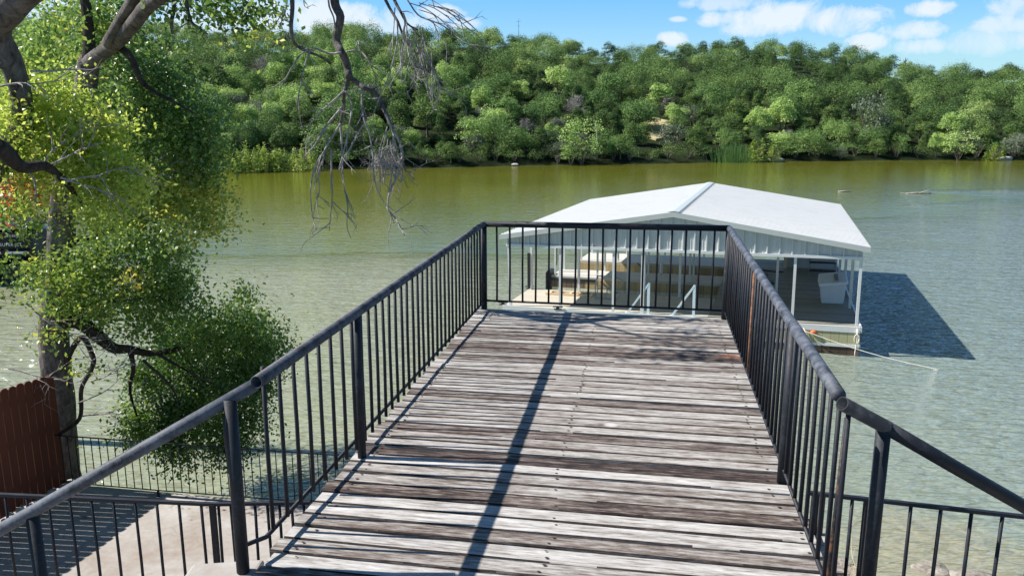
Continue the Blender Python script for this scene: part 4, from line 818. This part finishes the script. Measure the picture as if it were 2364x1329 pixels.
# right hand spray of fine twigs
YS = 8.7
dead(1, [(880, -20), (900, 20), (918, 50), (930, 80), (950, 112), (966, 125)], .018, .007, YS, tw=5, tl=.4)
dead(1, [(905, -20), (912, 4), (925, 28), (940, 55), (965, 70)], .02, .006, YS+.1, tw=5, tl=.4)
dead(0, [(966, 112), (985, 140), (1004, 164), (1012, 190), (1022, 208), (1052, 222)], .008, .003, YS, tw=14, tl=.28)
dead(0, [(917, 50), (918, 80), (915, 110), (905, 150), (896, 180), (884, 208), (874, 226), (850, 228)], .008, .003, YS, tw=6, tl=.3)
dead(0, [(940, 0), (965, 35), (990, 46), (1023, 60), (1050, 82), (1075, 100), (1105, 112)], .008, .003, YS-.1, tw=8, tl=.3)
for k in range(16):
    x0 = random.uniform(910, 1000); y0 = random.uniform(15, 110); dx = random.uniform(-10, 45); L_ = random.uniform(60, 130)
    dead(0, [(x0, y0), (x0+dx*.3, y0+L_*.35), (x0+dx*.6+random.uniform(-9, 9), y0+L_*.7), (x0+dx+random.uniform(-9, 12), y0+L_)], .0055, .002, YS+random.uniform(-.4, .3), 0, 5, 5, .24)
for k in range(6):
    x0 = random.uniform(920, 1010); y0 = random.uniform(-10, 30)
    dead(0, [(x0, y0), (x0+35, y0+12), (x0+70, y0+36), (x0+95, y0+60)], .005, .002, YS+random.uniform(-.3, .3), 0, 5, 4, .24)
dead(1, [(398, -20), (402, 20), (396, 50), (398, 78)], .03, .014, 9.9); dead(1, [(425, -20), (432, 20), (442, 52), (462, 66), (480, 80)], .03, .006, 9.8, tw=5, tl=.3); dead(0, [(442, 48), (425, 58), (415, 66)], .012, .003, 9.8, tw=2, tl=.2)
# --- leaning tree in the upper left corner
O2 = np.array([-7.6, 7.2, 3.9]); tb = empty('leaning_tree', tuple(O2)); tag(tb, 'leaning tree with crooked dark trunk and yellowing leaves in the top left corner', 'tree')
lo2 = lambda p: np.array(p)-O2
b = MB(); pts = [(-7.8, 7.1, 2.2), at(-260, 600, 8.8), at(-60, 430, 9.8), at(40, 320, 10.2), at(52, 240, 10.2), at(28, 150, 10.1), at(-8, 70, 9.9), at(22, 18, 9.7), at(85, -35, 9.5), at(220, -110, 9.2)]
sp_ = smooth_path([lo2(p) for p in pts], 5); k = len(sp_); b.tube(sp_, list(np.interp(np.linspace(0, 1, k), [0, .3, .45, .6, .75, 1], [.26, .15, .115, .14, .175, .15])), 13, rough=.03)
b.build('trunk', M['bark'], tb, True)
b = MB(); limb(b, [lo2(p) for p in (at(-260, 480, 8.7), at(-90, 330, 9), at(0, 342, 9.3), at(48, 384, 9.5), at(105, 384, 9.7), at(150, 420, 10), at(190, 470, 10.2))], .13, .02, 9); b.build('limb', M['bark_dark'], tb, True)
b = MB(); limb(b, [lo2(p) for p in (at(38, 170, 10.1), at(15, 150, 10), at(-40, 160, 9.9))], .06, .03, 7); b.build('limb', M['bark'], tb, True)
b = MB()
for (x, y, dx, dz) in ((105, 384, .7, .5), (60, 385, .4, -.8), (140, 410, .8, -.3), (100, 380, .3, .9), (30, 370, -.3, .8), (150, 420, .9, .3), (0, 200, .9, .2), (70, 165, .9, -.1)):
    b = MB(); twig(b, lo2(at(x, y, 9.8)), (dx, .1, dz), .8, .014, 2, .02, 5, .8); b.build('bare_twig', M['dead_wood'], tb, True)
Yl = [(40, 250, 62, 10.4, .55, 760), (120, 225, 60, 10.6, .55, 760), (60, 310, 66, 10.2, .6, 900), (140, 290, 62, 10.4, .6, 900), (200, 260, 46, 10.6, .5, 480), (30, 380, 40, 10, .5, 300), (215, 330, 56, 10.4, .58, 760), (265, 310, 34, 10.6, .55, 320), (160, 360, 60, 10.3, .55, 800), (240, 395, 56, 10.4, .55, 700), (110, 425, 40, 10.2, .55, 300), (205, 440, 48, 10.3, .5, 480), (290, 440, 46, 10.4, .5, 420), (30, 490, 40, 9.6, .25, 240), (75, 520, 26, 9.6, .2, 90), (230, 510, 46, 10.3, .45, 420), (290, 400, 40, 10.4, .6, 360), (20, 660, 24, 9, .15, 60), (10, 620, 20, 9, .2, 60)]
Yl = [(x, y, r_, Y, t_, int(n*1.6)) for (x, y, r_, Y, t_, n) in Yl]
crown('crown', tb, O2, Yl, .062, M['leaf_yellow'], 20, .15, .6)
Rd = [(35, 445, 40, 10.3, 1.0, 330), (70, 425, 24, 10.3, 1.0, 120), (20, 480, 26, 10.3, .95, 120)]
crown('crown', tb, O2, Rd, .07, M['leaf_yellow'], 9, .11, .5)
# --- bright tree standing behind
O3 = np.array([-12.2, 17.5, .5]); tc = empty('young_tree', tuple(O3)); tag(tc, 'bright sunlit green tree filling the gap behind the two near trunks', 'tree')
b = MB(); limb(b, [np.array(p)-O3 for p in ((-12.2, 17.5, -.6), (-12.0, 17.4, 3), at(60, 330, 17.2), at(80, 190, 17), at(110, 60, 17))], .17, .03, 9); b.build('trunk', M['bark'], tc, True)
Br = [(90, 110, 60, 17, .6, 1300), (140, 70, 62, 17, .55, 1500), (70, 180, 56, 17, .55, 1200), (140, 160, 64, 16.8, .6, 1700), (200, 210, 56, 16.8, .5, 1200), (110, 240, 60, 17, .5, 1200), (30, 230, 50, 17.2, .55, 900), (60, 300, 60, 17.2, .45, 1100), (170, 20, 60, 17, .5, 1200), (30, 330, 50, 17.2, .45, 700), (230, 130, 46, 16.8, .45, 800), (30, 470, 44, 17.4, .4, 500)]
crown('crown', tc, O3, Br, .085, M['leaf_bright'], 22, .22)
# ------------------------------------------------------------------ wooded hill: crown meshes
def hill_crown(name, mat, n, H, Wd, lobes, leaf, shape):
    P, O_, T_ = [], [], []
    cs = []
    for k in range(lobes):
        a = rng.random()*2*math.pi; t = rng.random()**.8
        if shape == 'cone': zc = .12+.8*t; rr = (1-zc)*.75+.08
        else: zc = .24+.6*t; rr = .66*math.sqrt(max(.05, 1-((zc-.4)/.62)**2))
        rr *= rng.uniform(.55, 1.0); cs.append((np.array([math.cos(a)*rr*Wd/2, math.sin(a)*rr*Wd/2, zc*H]), Wd*rng.uniform(.13, .3)*(1.15-.4*zc), rng.normal()*.15))
    per = n//lobes
    for (c, r, tt) in cs:
        u_ = unit(per); u_[:, 2] = np.abs(u_[:, 2])*.9+u_[:, 2]*.25-.12
        q = c+u_*r*rng.uniform(.72, 1.08, (per, 1)); P.append(q); O_.append(u_); T_.append(.5+tt+rng.normal(size=per)*.13+.0*u_[:, 2])
    P = np.concatenate(P); O_ = np.concatenate(O_); T_ = np.clip(np.concatenate(T_), 0, 1)
    V, Q = leaf_quads(P, leaf*.54*rng.uniform(.6, 1.35, len(P)), .7, .25, O_, 1.15)
    return np_mesh(name, V, Q, T_, mat)
def trunk_mesh(name, H):
    b = MB(); random.seed(H*10)
    b.tube([(0, 0, -.6), (.08, .05, H*.25), (-.05, 0, H*.5), (.05, .06, H*.8)], [.2, .15, .1, .03], 6)
    for k in range(5):
        a = k*1.3; b.tube([(0, 0, H*(.25+.06*k)), (math.cos(a)*H*.15, math.sin(a)*H*.15, H*(.42+.06*k)), (math.cos(a)*H*.3, math.sin(a)*H*.3, H*(.5+.06*k))], [.08, .05, .02], 5)
    me = bpy.data.meshes.new(name); me.from_pydata(b.v, [], b.f); me.materials.append(M['bark_far']); return me
KINDS = {
 'juniper': ('h_juniper', 'dark green bushy juniper tree on the far wooded hillside', 'dark junipers on the far hillside', 5.0, 4.6, 'round', .30),
 'cedar': ('h_juniper', 'dark pointed cedar tree on the far wooded hillside', 'pointed cedars on the far hillside', 5.6, 3.8, 'cone', .28),
 'oak': ('h_oak', 'mid green broad live oak on the far wooded hillside', 'green oaks on the far hillside', 5.2, 6.2, 'round', .34),
 'elm': ('h_light', 'light green rounded tree among darker ones on the far hillside', 'light green trees on the far hillside', 5.6, 5.8, 'round', .34),
 'silver': ('h_silver', 'grey green shaggy tree on the far wooded hillside', 'grey green trees on the far hillside', 4.8, 5.2, 'round', .3)}
MESH = {}
for kd, (mt, lab, grp, H, Wd, shp, lf) in KINDS.items():
    MESH[kd] = [(hill_crown(kd+'_crown', M[mt], 7000, H*1.02*rng.uniform(.85, 1.15), Wd*1.08*rng.uniform(.85, 1.15), int(rng.integers(15, 24)), lf, shp), trunk_mesh(kd+'_trunk', H)) for _ in range(3)]
# bare grey tree mesh
def bare_tree(seed):
    random.seed(seed); b = MB(); b.tube([(0, 0, -.5), (.1, 0, 1.5), (0, .1, 3)], [.16, .12, .06], 6)
    for k in range(13):
        a = k*2.4; z = .9+.17*k; twig(b, (0, 0, z), (math.cos(a), math.sin(a), .9), 2.3-.07*k, .05, 2, -.01, 4, .8)
    me = bpy.data.meshes.new('bare_crown'); me.from_pydata(b.v, [], b.f); me.materials.append(M['h_dead']); return me
BARE = [bare_tree(s_) for s_ in (4, 5)]
# ------------------------------------------------------------------ plant the hill
random.seed(21); cand = []
def px_of(p):
    d_ = np.array(p, float)-np.array([0, 0, HC]); f_ = d_[1]*_cp-d_[2]*_sp; dn_ = -d_[1]*_sp-d_[2]*_cp
    return 1182+FPX*d_[0]/f_, 664.5+FPX*dn_/f_
CLEAR = (1525, 291)
row = 0; t_d = 1.0
while t_d < 96:
    a = R(-43)+random.uniform(0, .03)
    while a < R(43):
        ds = interp(a, sh_az, sh_d); d_ = ds+t_d+random.uniform(-1.7, 1.7)+(1.5 if row == 0 else 0); aa = a+random.uniform(-.008, .008)
        h_, t_ = hill_h(aa, d_); p = (d_*math.sin(aa), d_*math.cos(aa), h_-.3); cand.append((p, t_, row, d_)); a += random.uniform(3.0, 4.6)/ds
    t_d += 3.9 if row else 3.4; row += 1
def kind_for(p, t_, row):
    x, y = px_of(p); r = random.random(); n = .5+.5*math.sin(p[0]*.06+1.3)*math.cos(p[1]*.07)
    left = x < 900
    if left: w = dict(juniper=.2, cedar=.08, oak=.34, elm=.27, silver=.06)
    elif x < 1300: w = dict(juniper=.34, cedar=.2, oak=.24, elm=.12, silver=.05)
    else: w = dict(juniper=.42, cedar=.2, oak=.2, elm=.08, silver=.07)
    if row == 0: w = dict(juniper=.3, cedar=.1, oak=.28, elm=.1, silver=.14)
    ks = list(w); return random.choices(ks, [w[k_] for k_ in ks])[0]
vis, rest = [], []
for (p, t_, row_, d_) in cand:
    x, y = px_of((p[0], p[1], p[2]+2.5))
    q = px_of((p[0], p[1], p[2]+5)); q0 = px_of(p)
    if abs(x-CLEAR[0]) < 30 and q[1] < CLEAR[1]+14 and q0[1] > CLEAR[1]-16: continue
    (vis if (200 < x < 2420 and t_ < 1.03) else rest).append((p, t_, row_, d_))
vis.sort(key=lambda c: c[3])
N_IND = 285; ind = vis[:N_IND]; rest = vis[N_IND:]+rest
proto = {}
for (p, t_, row_, d_) in ind:
    bare = random.random() < .035 and row_ > 1
    kd = kind_for(p, t_, row_); s_ = random.uniform(.66, 1.1)*(.84 if row_ < 3 else 1); rz = random.uniform(0, 6.28)
    if bare: nm, lab, grp = 'bare_tree', 'bare grey leafless tree among green ones on the far hillside', 'bare trees on the far hillside'
    else: nm, lab, grp = kd.replace('silver', 'shaggy')+'_tree', KINDS[kd][1], KINDS[kd][2]
    r = empty(nm, p, rz); tag(r, lab, 'tree', grp); r.scale = (s_, s_, s_*random.uniform(.85, 1.15))
    if bare: link('crown', random.choice(BARE), r); continue
    cm, tm = random.choice(MESH[kd]); link('crown', cm, r); link('trunk', tm, r)
# the rest of the wood as one mass
VV, QQ, TT, off = [], [], [], 0
src = {}
for kd in ('juniper', 'oak', 'elm', 'silver'):
    me = MESH[kd][0][0]; n = len(me.vertices); v_ = np.empty(n*3, np.float32); me.vertices.foreach_get('co', v_); v_ = v_.reshape(-1, 4, 3); pick = rng.permutation(len(v_))[:3200]; src[kd] = v_[pick]
base = dict(juniper=(0, .36), oak=(.36, .66), elm=(.62, .95), silver=(.5, .8))
for (p, t_, row_, d_) in rest:
    kd = kind_for(p, t_, row_); kd = 'juniper' if kd == 'cedar' else kd
    inview = -200 < px_of(p)[0] < 2560
    v_ = src[kd] if inview else src[kd][:600]
    a = random.uniform(0, 6.28); s_ = random.uniform(.7, 1.08); ca, sa = math.cos(a)*s_, math.sin(a)*s_
    w_ = np.stack([v_[..., 0]*ca-v_[..., 1]*sa, v_[..., 0]*sa+v_[..., 1]*ca, v_[..., 2]*s_], -1)
    if not inview: w_ = w_.mean(1, keepdims=True)+(w_-w_.mean(1, keepdims=True))*1.8
    VV.append((w_+np.array(p)).reshape(-1, 3)); n = len(v_); QQ.append(np.arange(4*n).reshape(-1, 4)+off); off += 4*n
    lo_, hi_ = base[kd]; TT.append(np.clip(random.uniform(lo_, hi_)+rng.normal(size=n)*.07, 0, 1))
M['h_mix'] = leafmat('mixed_wood_foliage', [(0, (0.0405, 0.0785, 0.0285)), (.36, (0.107, 0.185, 0.0536)), (.66, (0.191, 0.298, 0.0892)), (1, (0.381, 0.488, 0.167))], .1, .15, 0, .65)
o = link('woodland', np_mesh('woodland', np.concatenate(VV), np.concatenate(QQ), np.concatenate(TT), M['h_mix'])); tag(o, 'mixed green woodland covering the hilltop', 'woodland', None, 'stuff')
# ------------------------------------------------------------------ shoreline shrubs, reeds, rocks, dead trunk, mast, clearing
def on_shore(x, dd=0.0):
    a = az_of(x); d_ = interp(a, sh_az, sh_d)+dd; return (d_*math.sin(a), d_*math.cos(a), max(.05, hill_h(a, d_)[0]-.1))
def plume_mesh(name, mat, n, H, Wd, spires, leaf):
    P, T_ = [], []
    for k in range(spires):
        a = rng.random()*6.28; r = math.sqrt(rng.random())*Wd/2; h_ = H*(1-.55*(r/(Wd/2))**2)*rng.uniform(.75, 1.05); m_ = n//spires; t = rng.random(m_)
        sp_ = (.34*(1-t)+.05)[:, None]; q = np.stack([np.full(m_, math.cos(a)*r), np.full(m_, math.sin(a)*r), t*h_], 1)+rng.normal(size=(m_, 3))*sp_*np.array([1, 1, .4]); P.append(q); T_.append(.5+rng.normal()*.12+rng.normal(size=m_)*.15)
    P = np.concatenate(P); V, Q = leaf_quads(P, leaf*rng.uniform(.6, 1.3, len(P)), .5, .1); return np_mesh(name, V, Q, np.clip(np.concatenate(T_), 0, 1), mat)
PLM = [plume_mesh('shrub_crown', M['h_willow'], 1500, 3.0, 3.2, 14, .24), plume_mesh('shrub_crown', M['h_willow'], 1500, 3.0, 2.6, 10, .24)]
PAL = [hill_crown('shrub_crown', M['h_light'], 1500, 3.2, 4.2, 16, .26, 'round'), hill_crown('shrub_crown', M['h_silver'], 1300, 2.6, 3.4, 14, .24, 'round')]
STM = bpy.data.meshes.new('shrub_stems'); b = MB(); random.seed(2)
for k in range(8): a = k*.8; b.tube([(0, 0, -.2), (math.cos(a)*.5, math.sin(a)*.5, 1.0), (math.cos(a)*.9, math.sin(a)*.9, 1.9)], [.05, .035, .012], 5)
STM.from_pydata(b.v, [], b.f); STM.materials.append(M['bark_far'])
def shrub(x, dd, me, s_, label, group=None, sz=1.0):
    r = empty('shoreline_shrub', on_shore(x, dd), random.uniform(0, 6)); tag(r, label, 'shrub', group); r.scale = (s_, s_, s_*sz); link('crown', me, r); link('stems', STM, r)
LW = 'yellow green plumed shrub at the far waterline behind the left tree'
for x, s_ in ((508, .95), (545, .8), (575, 1.0), (612, .95), (640, .8)): shrub(x, -1.9, PLM[0 if s_ > .9 else 1], s_*1.25, LW, 'plumed shrubs at the far waterline')
shrub(690, -1.9, PLM[0], 1.1, 'lone rounded yellow green shrub at the waterline left of the hanging dead branch')
shrub(1345, -.4, PAL[0], 1.7, 'large pale green sprawling shrub at the waterline above the boathouse ridge', None, 1.15); shrub(1290, .3, PAL[1], 1.1, 'pale grey green shrub just left of the large sprawling one')
shrub(1320, -1.6, PAL[0], .9, 'smaller pale shrub at the water in front of the sprawling one')
shrub(2225, -1.5, PAL[0], 1.35, 'pale silvery shrub spilling to the water on the far right shore'); shrub(1757, -1.2, PLM[1], 1.2, 'yellow green shrub beside the reed bed'); shrub(1790, -1.4, PLM[1], .8, 'low yellow shrub on the sandy stretch of shore')
shrub(2015, 7, PAL[1], 2.1, 'tall pale silver tree-like shrub on the right of the far shore', None, 1.5); shrub(1560, 6, PAL[1], 1.5, 'grey twiggy shrub below the dry grass clearing')
shrub(2310, -1.3, PLM[1], .9, 'yellow green shrub at the far right end of the shore'); shrub(2350, .4, PAL[1], 1.2, 'grey green shrub at the right edge of the far shore'); shrub(1085, 5, PAL[0], 1.5, 'pale green shrub between dark trees right of the dead branch'); shrub(1950, .2, PAL[1], .7, 'little grey shrub at the water among dark trees')
# filling dark understory shrubs along the waterline
UND = [hill_crown('shrub_crown', M['h_juniper'], 900, 2.4, 4.4, 12, .26, 'round'), hill_crown('shrub_crown', M['h_oak'], 900, 2.2, 4.0, 12, .26, 'round')]
x = 455
while x < 2420:
    shrub(x, random.uniform(.4, 1.6), random.choice(UND), random.uniform(.7, 1.1), 'low dark bush overhanging the far waterline', 'dark bushes along the far waterline'); x += random.uniform(34, 52)
# reeds
P = np.array(on_shore(1697, -1.2)); n = 300; q = rng.normal(size=(n, 2))*np.array([1.3, .5]); hgt_ = rng.uniform(1.4, 2.7, n)*(1-.25*(q[:, 0]/2.5)**2).clip(.3, 1); ln = rng.normal(size=(n, 2))*.36; wv = rng.uniform(.035, .06, n)
V = np.stack([np.stack([q[:, 0]-wv, q[:, 1], np.zeros(n)-.2], 1), np.stack([q[:, 0]+wv, q[:, 1], np.zeros(n)-.2], 1), np.stack([q[:, 0]+ln[:, 0]+wv*.3, q[:, 1]+ln[:, 1], hgt_], 1), np.stack([q[:, 0]+ln[:, 0]-wv*.3, q[:, 1]+ln[:, 1], hgt_], 1)], 1).reshape(-1, 3)
o = link('reed_bed', np_mesh('reed_bed', V, np.arange(4*n).reshape(-1, 4), np.clip(.5+rng.normal(size=n)*.2, 0, 1), M['reed']), None, tuple(P)); tag(o, 'upright green reeds standing in the shallows of the far shore', 'reeds', None, 'stuff')
# shore rocks
for (x, r, lab) in ((1190, .28, 'pale rock at the waterline right of the dead branch'), (1795, .7, 'flat sandy rock on the far shore beside the reeds'), (2330, .8, 'grey rock at the far right waterline'), (1770, .45, 'small pale rock nearest the reeds')):
    b = MB(); rock(b, (0, 0, .12), r, (1.7, 1, .55), 12, 8); o = b.build('shore_rock', M['pale_rock'], None, True, on_shore(x, -.6)); tag(o, lab, 'rock')
# grey dead trunk on the shore, pale fallen branches below the dead branch
p = on_shore(1380, 2.0); b = MB(); b.tube([(0, 0, -.3), (.1, 0, 2.2), (-.15, 0, 4.4), (-.3, 0, 5.2)], [.16, .13, .08, .03], 7); b.tube([(0, 0, 3.2), (-.5, 0, 4.3)], [.05, .02], 5); b.tube([(.05, 0, 2.4), (.5, 0, 3.4)], [.05, .02], 5)
o = b.build('dead_trunk', M['dead_wood'], None, True, p); tag(o, 'bleached bare trunk standing in front of dark trees at the far shore', 'dead tree')
p = on_shore(880, -.8); b = MB(); random.seed(8)
for k in range(20): twig(b, (random.uniform(-1.6, 1.6), random.uniform(-.3, .8), 0), (random.uniform(-.6, .6), -.1, 1), random.uniform(1.2, 2.6), .05, 2, .03, 4, .9)
o = b.build('fallen_treetop', M['dead_wood'], None, True, p); tag(o, 'bleached fallen treetop lying at the far waterline below the hanging branch', 'dead tree')
# radio mast on the ridge
a = az_of(1197); dr = interp(a, sh_az, sh_d)+84; p = np.array([dr*math.sin(a), dr*math.cos(a), hill_h(a, dr)[0]]); top = at(1197, 44, p[1])[2]-p[2]
e = empty('radio_mast', tuple(p)); tag(e, 'slim radio mast rising above the ridge trees', 'mast'); MB().tube([(0, 0, 0), (0, 0, top)], [.09, .035], 6).build('pole', M['galv'], e)
for z, L_ in ((top*.93, .55), (top*.8, .35)): MB().tube([(-L_, 0, z), (L_, 0, z)], .03, 5).build('antenna_arm', M['galv'], e)
a = az_of(2078); dr = interp(a, sh_az, sh_d)+80; p = np.array([dr*math.sin(a), dr*math.cos(a), hill_h(a, dr)[0]])
top = at(2078, 134, p[1])[2]-p[2]; b = MB(); b.tube([(0, 0, 0), (.1, 0, top*.6), (.1, 0, top)], [.2, .16, .1], 6); b.tube([(.1, 0, top*.8), (.6, 0, top*.97)], [.1, .05], 5); b.tube([(.1, 0, top*.75), (-.4, 0, top*.93)], [.1, .05], 5)
o = b.build('tree_stump', M['bark_far'], None, True, tuple(p)); tag(o, 'broken snag sticking up from the sloping right ridge', 'dead tree')
# dry clearing on the slope
for dd in np.arange(4, 60, .5):
    a = az_of(CLEAR[0]); d_ = interp(a, sh_az, sh_d)+dd; h_ = hill_h(a, d_)[0]; c = np.array([d_*math.sin(a), d_*math.cos(a), h_])
    if px_of(c)[1] < CLEAR[1]+8: break
vv = []; n = 18
for k in range(n):
    t = 2*math.pi*k/n; rr = 1+.25*math.sin(3*t+1); a2 = a+math.cos(t)*2.6*rr/d_; d2 = d_+math.sin(t)*6*rr; vv.append((d2*math.sin(a2), d2*math.cos(a2), hill_h(a2, d2)[0]+.3))
b = MB(); b.add(vv+[(v_[0], v_[1], v_[2]-.7) for v_ in vv], [tuple(range(n))]+[(k, n+k, n+(k+1) % n, (k+1) % n) for k in range(n)]); tag(b.build('grass_clearing_ground', M['dry_grass']), kind='structure')
# ------------------------------------------------------------------ weeds and rocks by the right landing
random.seed(12); b = MB()
for k in range(26):
    x, y = 5.0+random.uniform(-.5, .6), 11.6+random.uniform(-.3, .3); twig(b, (x, y, -.02), (random.uniform(-.7, .7), random.uniform(-.4, .4), .8), random.uniform(.4, .9), .008, 1, .05, 4, .8)
o = b.build('dead_weeds', M['straw']); tag(o, 'dry dead weeds at the waterline below the right landing', 'weeds', None, 'stuff')
for (x, y, r, lab) in ((2150, 1312, .26, 'tan flat rock in the shallows below the right landing'), (1960, 1312, .32, 'dark rock at the waterline beside the dead weeds'), (2250, 1335, .3, 'small pale rock at the lower right water edge')):
    p = onz(x, y, 0); b = MB(); rock(b, (0, 0, -.05), r, (1.3, 1, .35), 12, 8); o = b.build('shallows_rock', M['stone'], None, True, tuple(p)); tag(o, lab, 'rock')
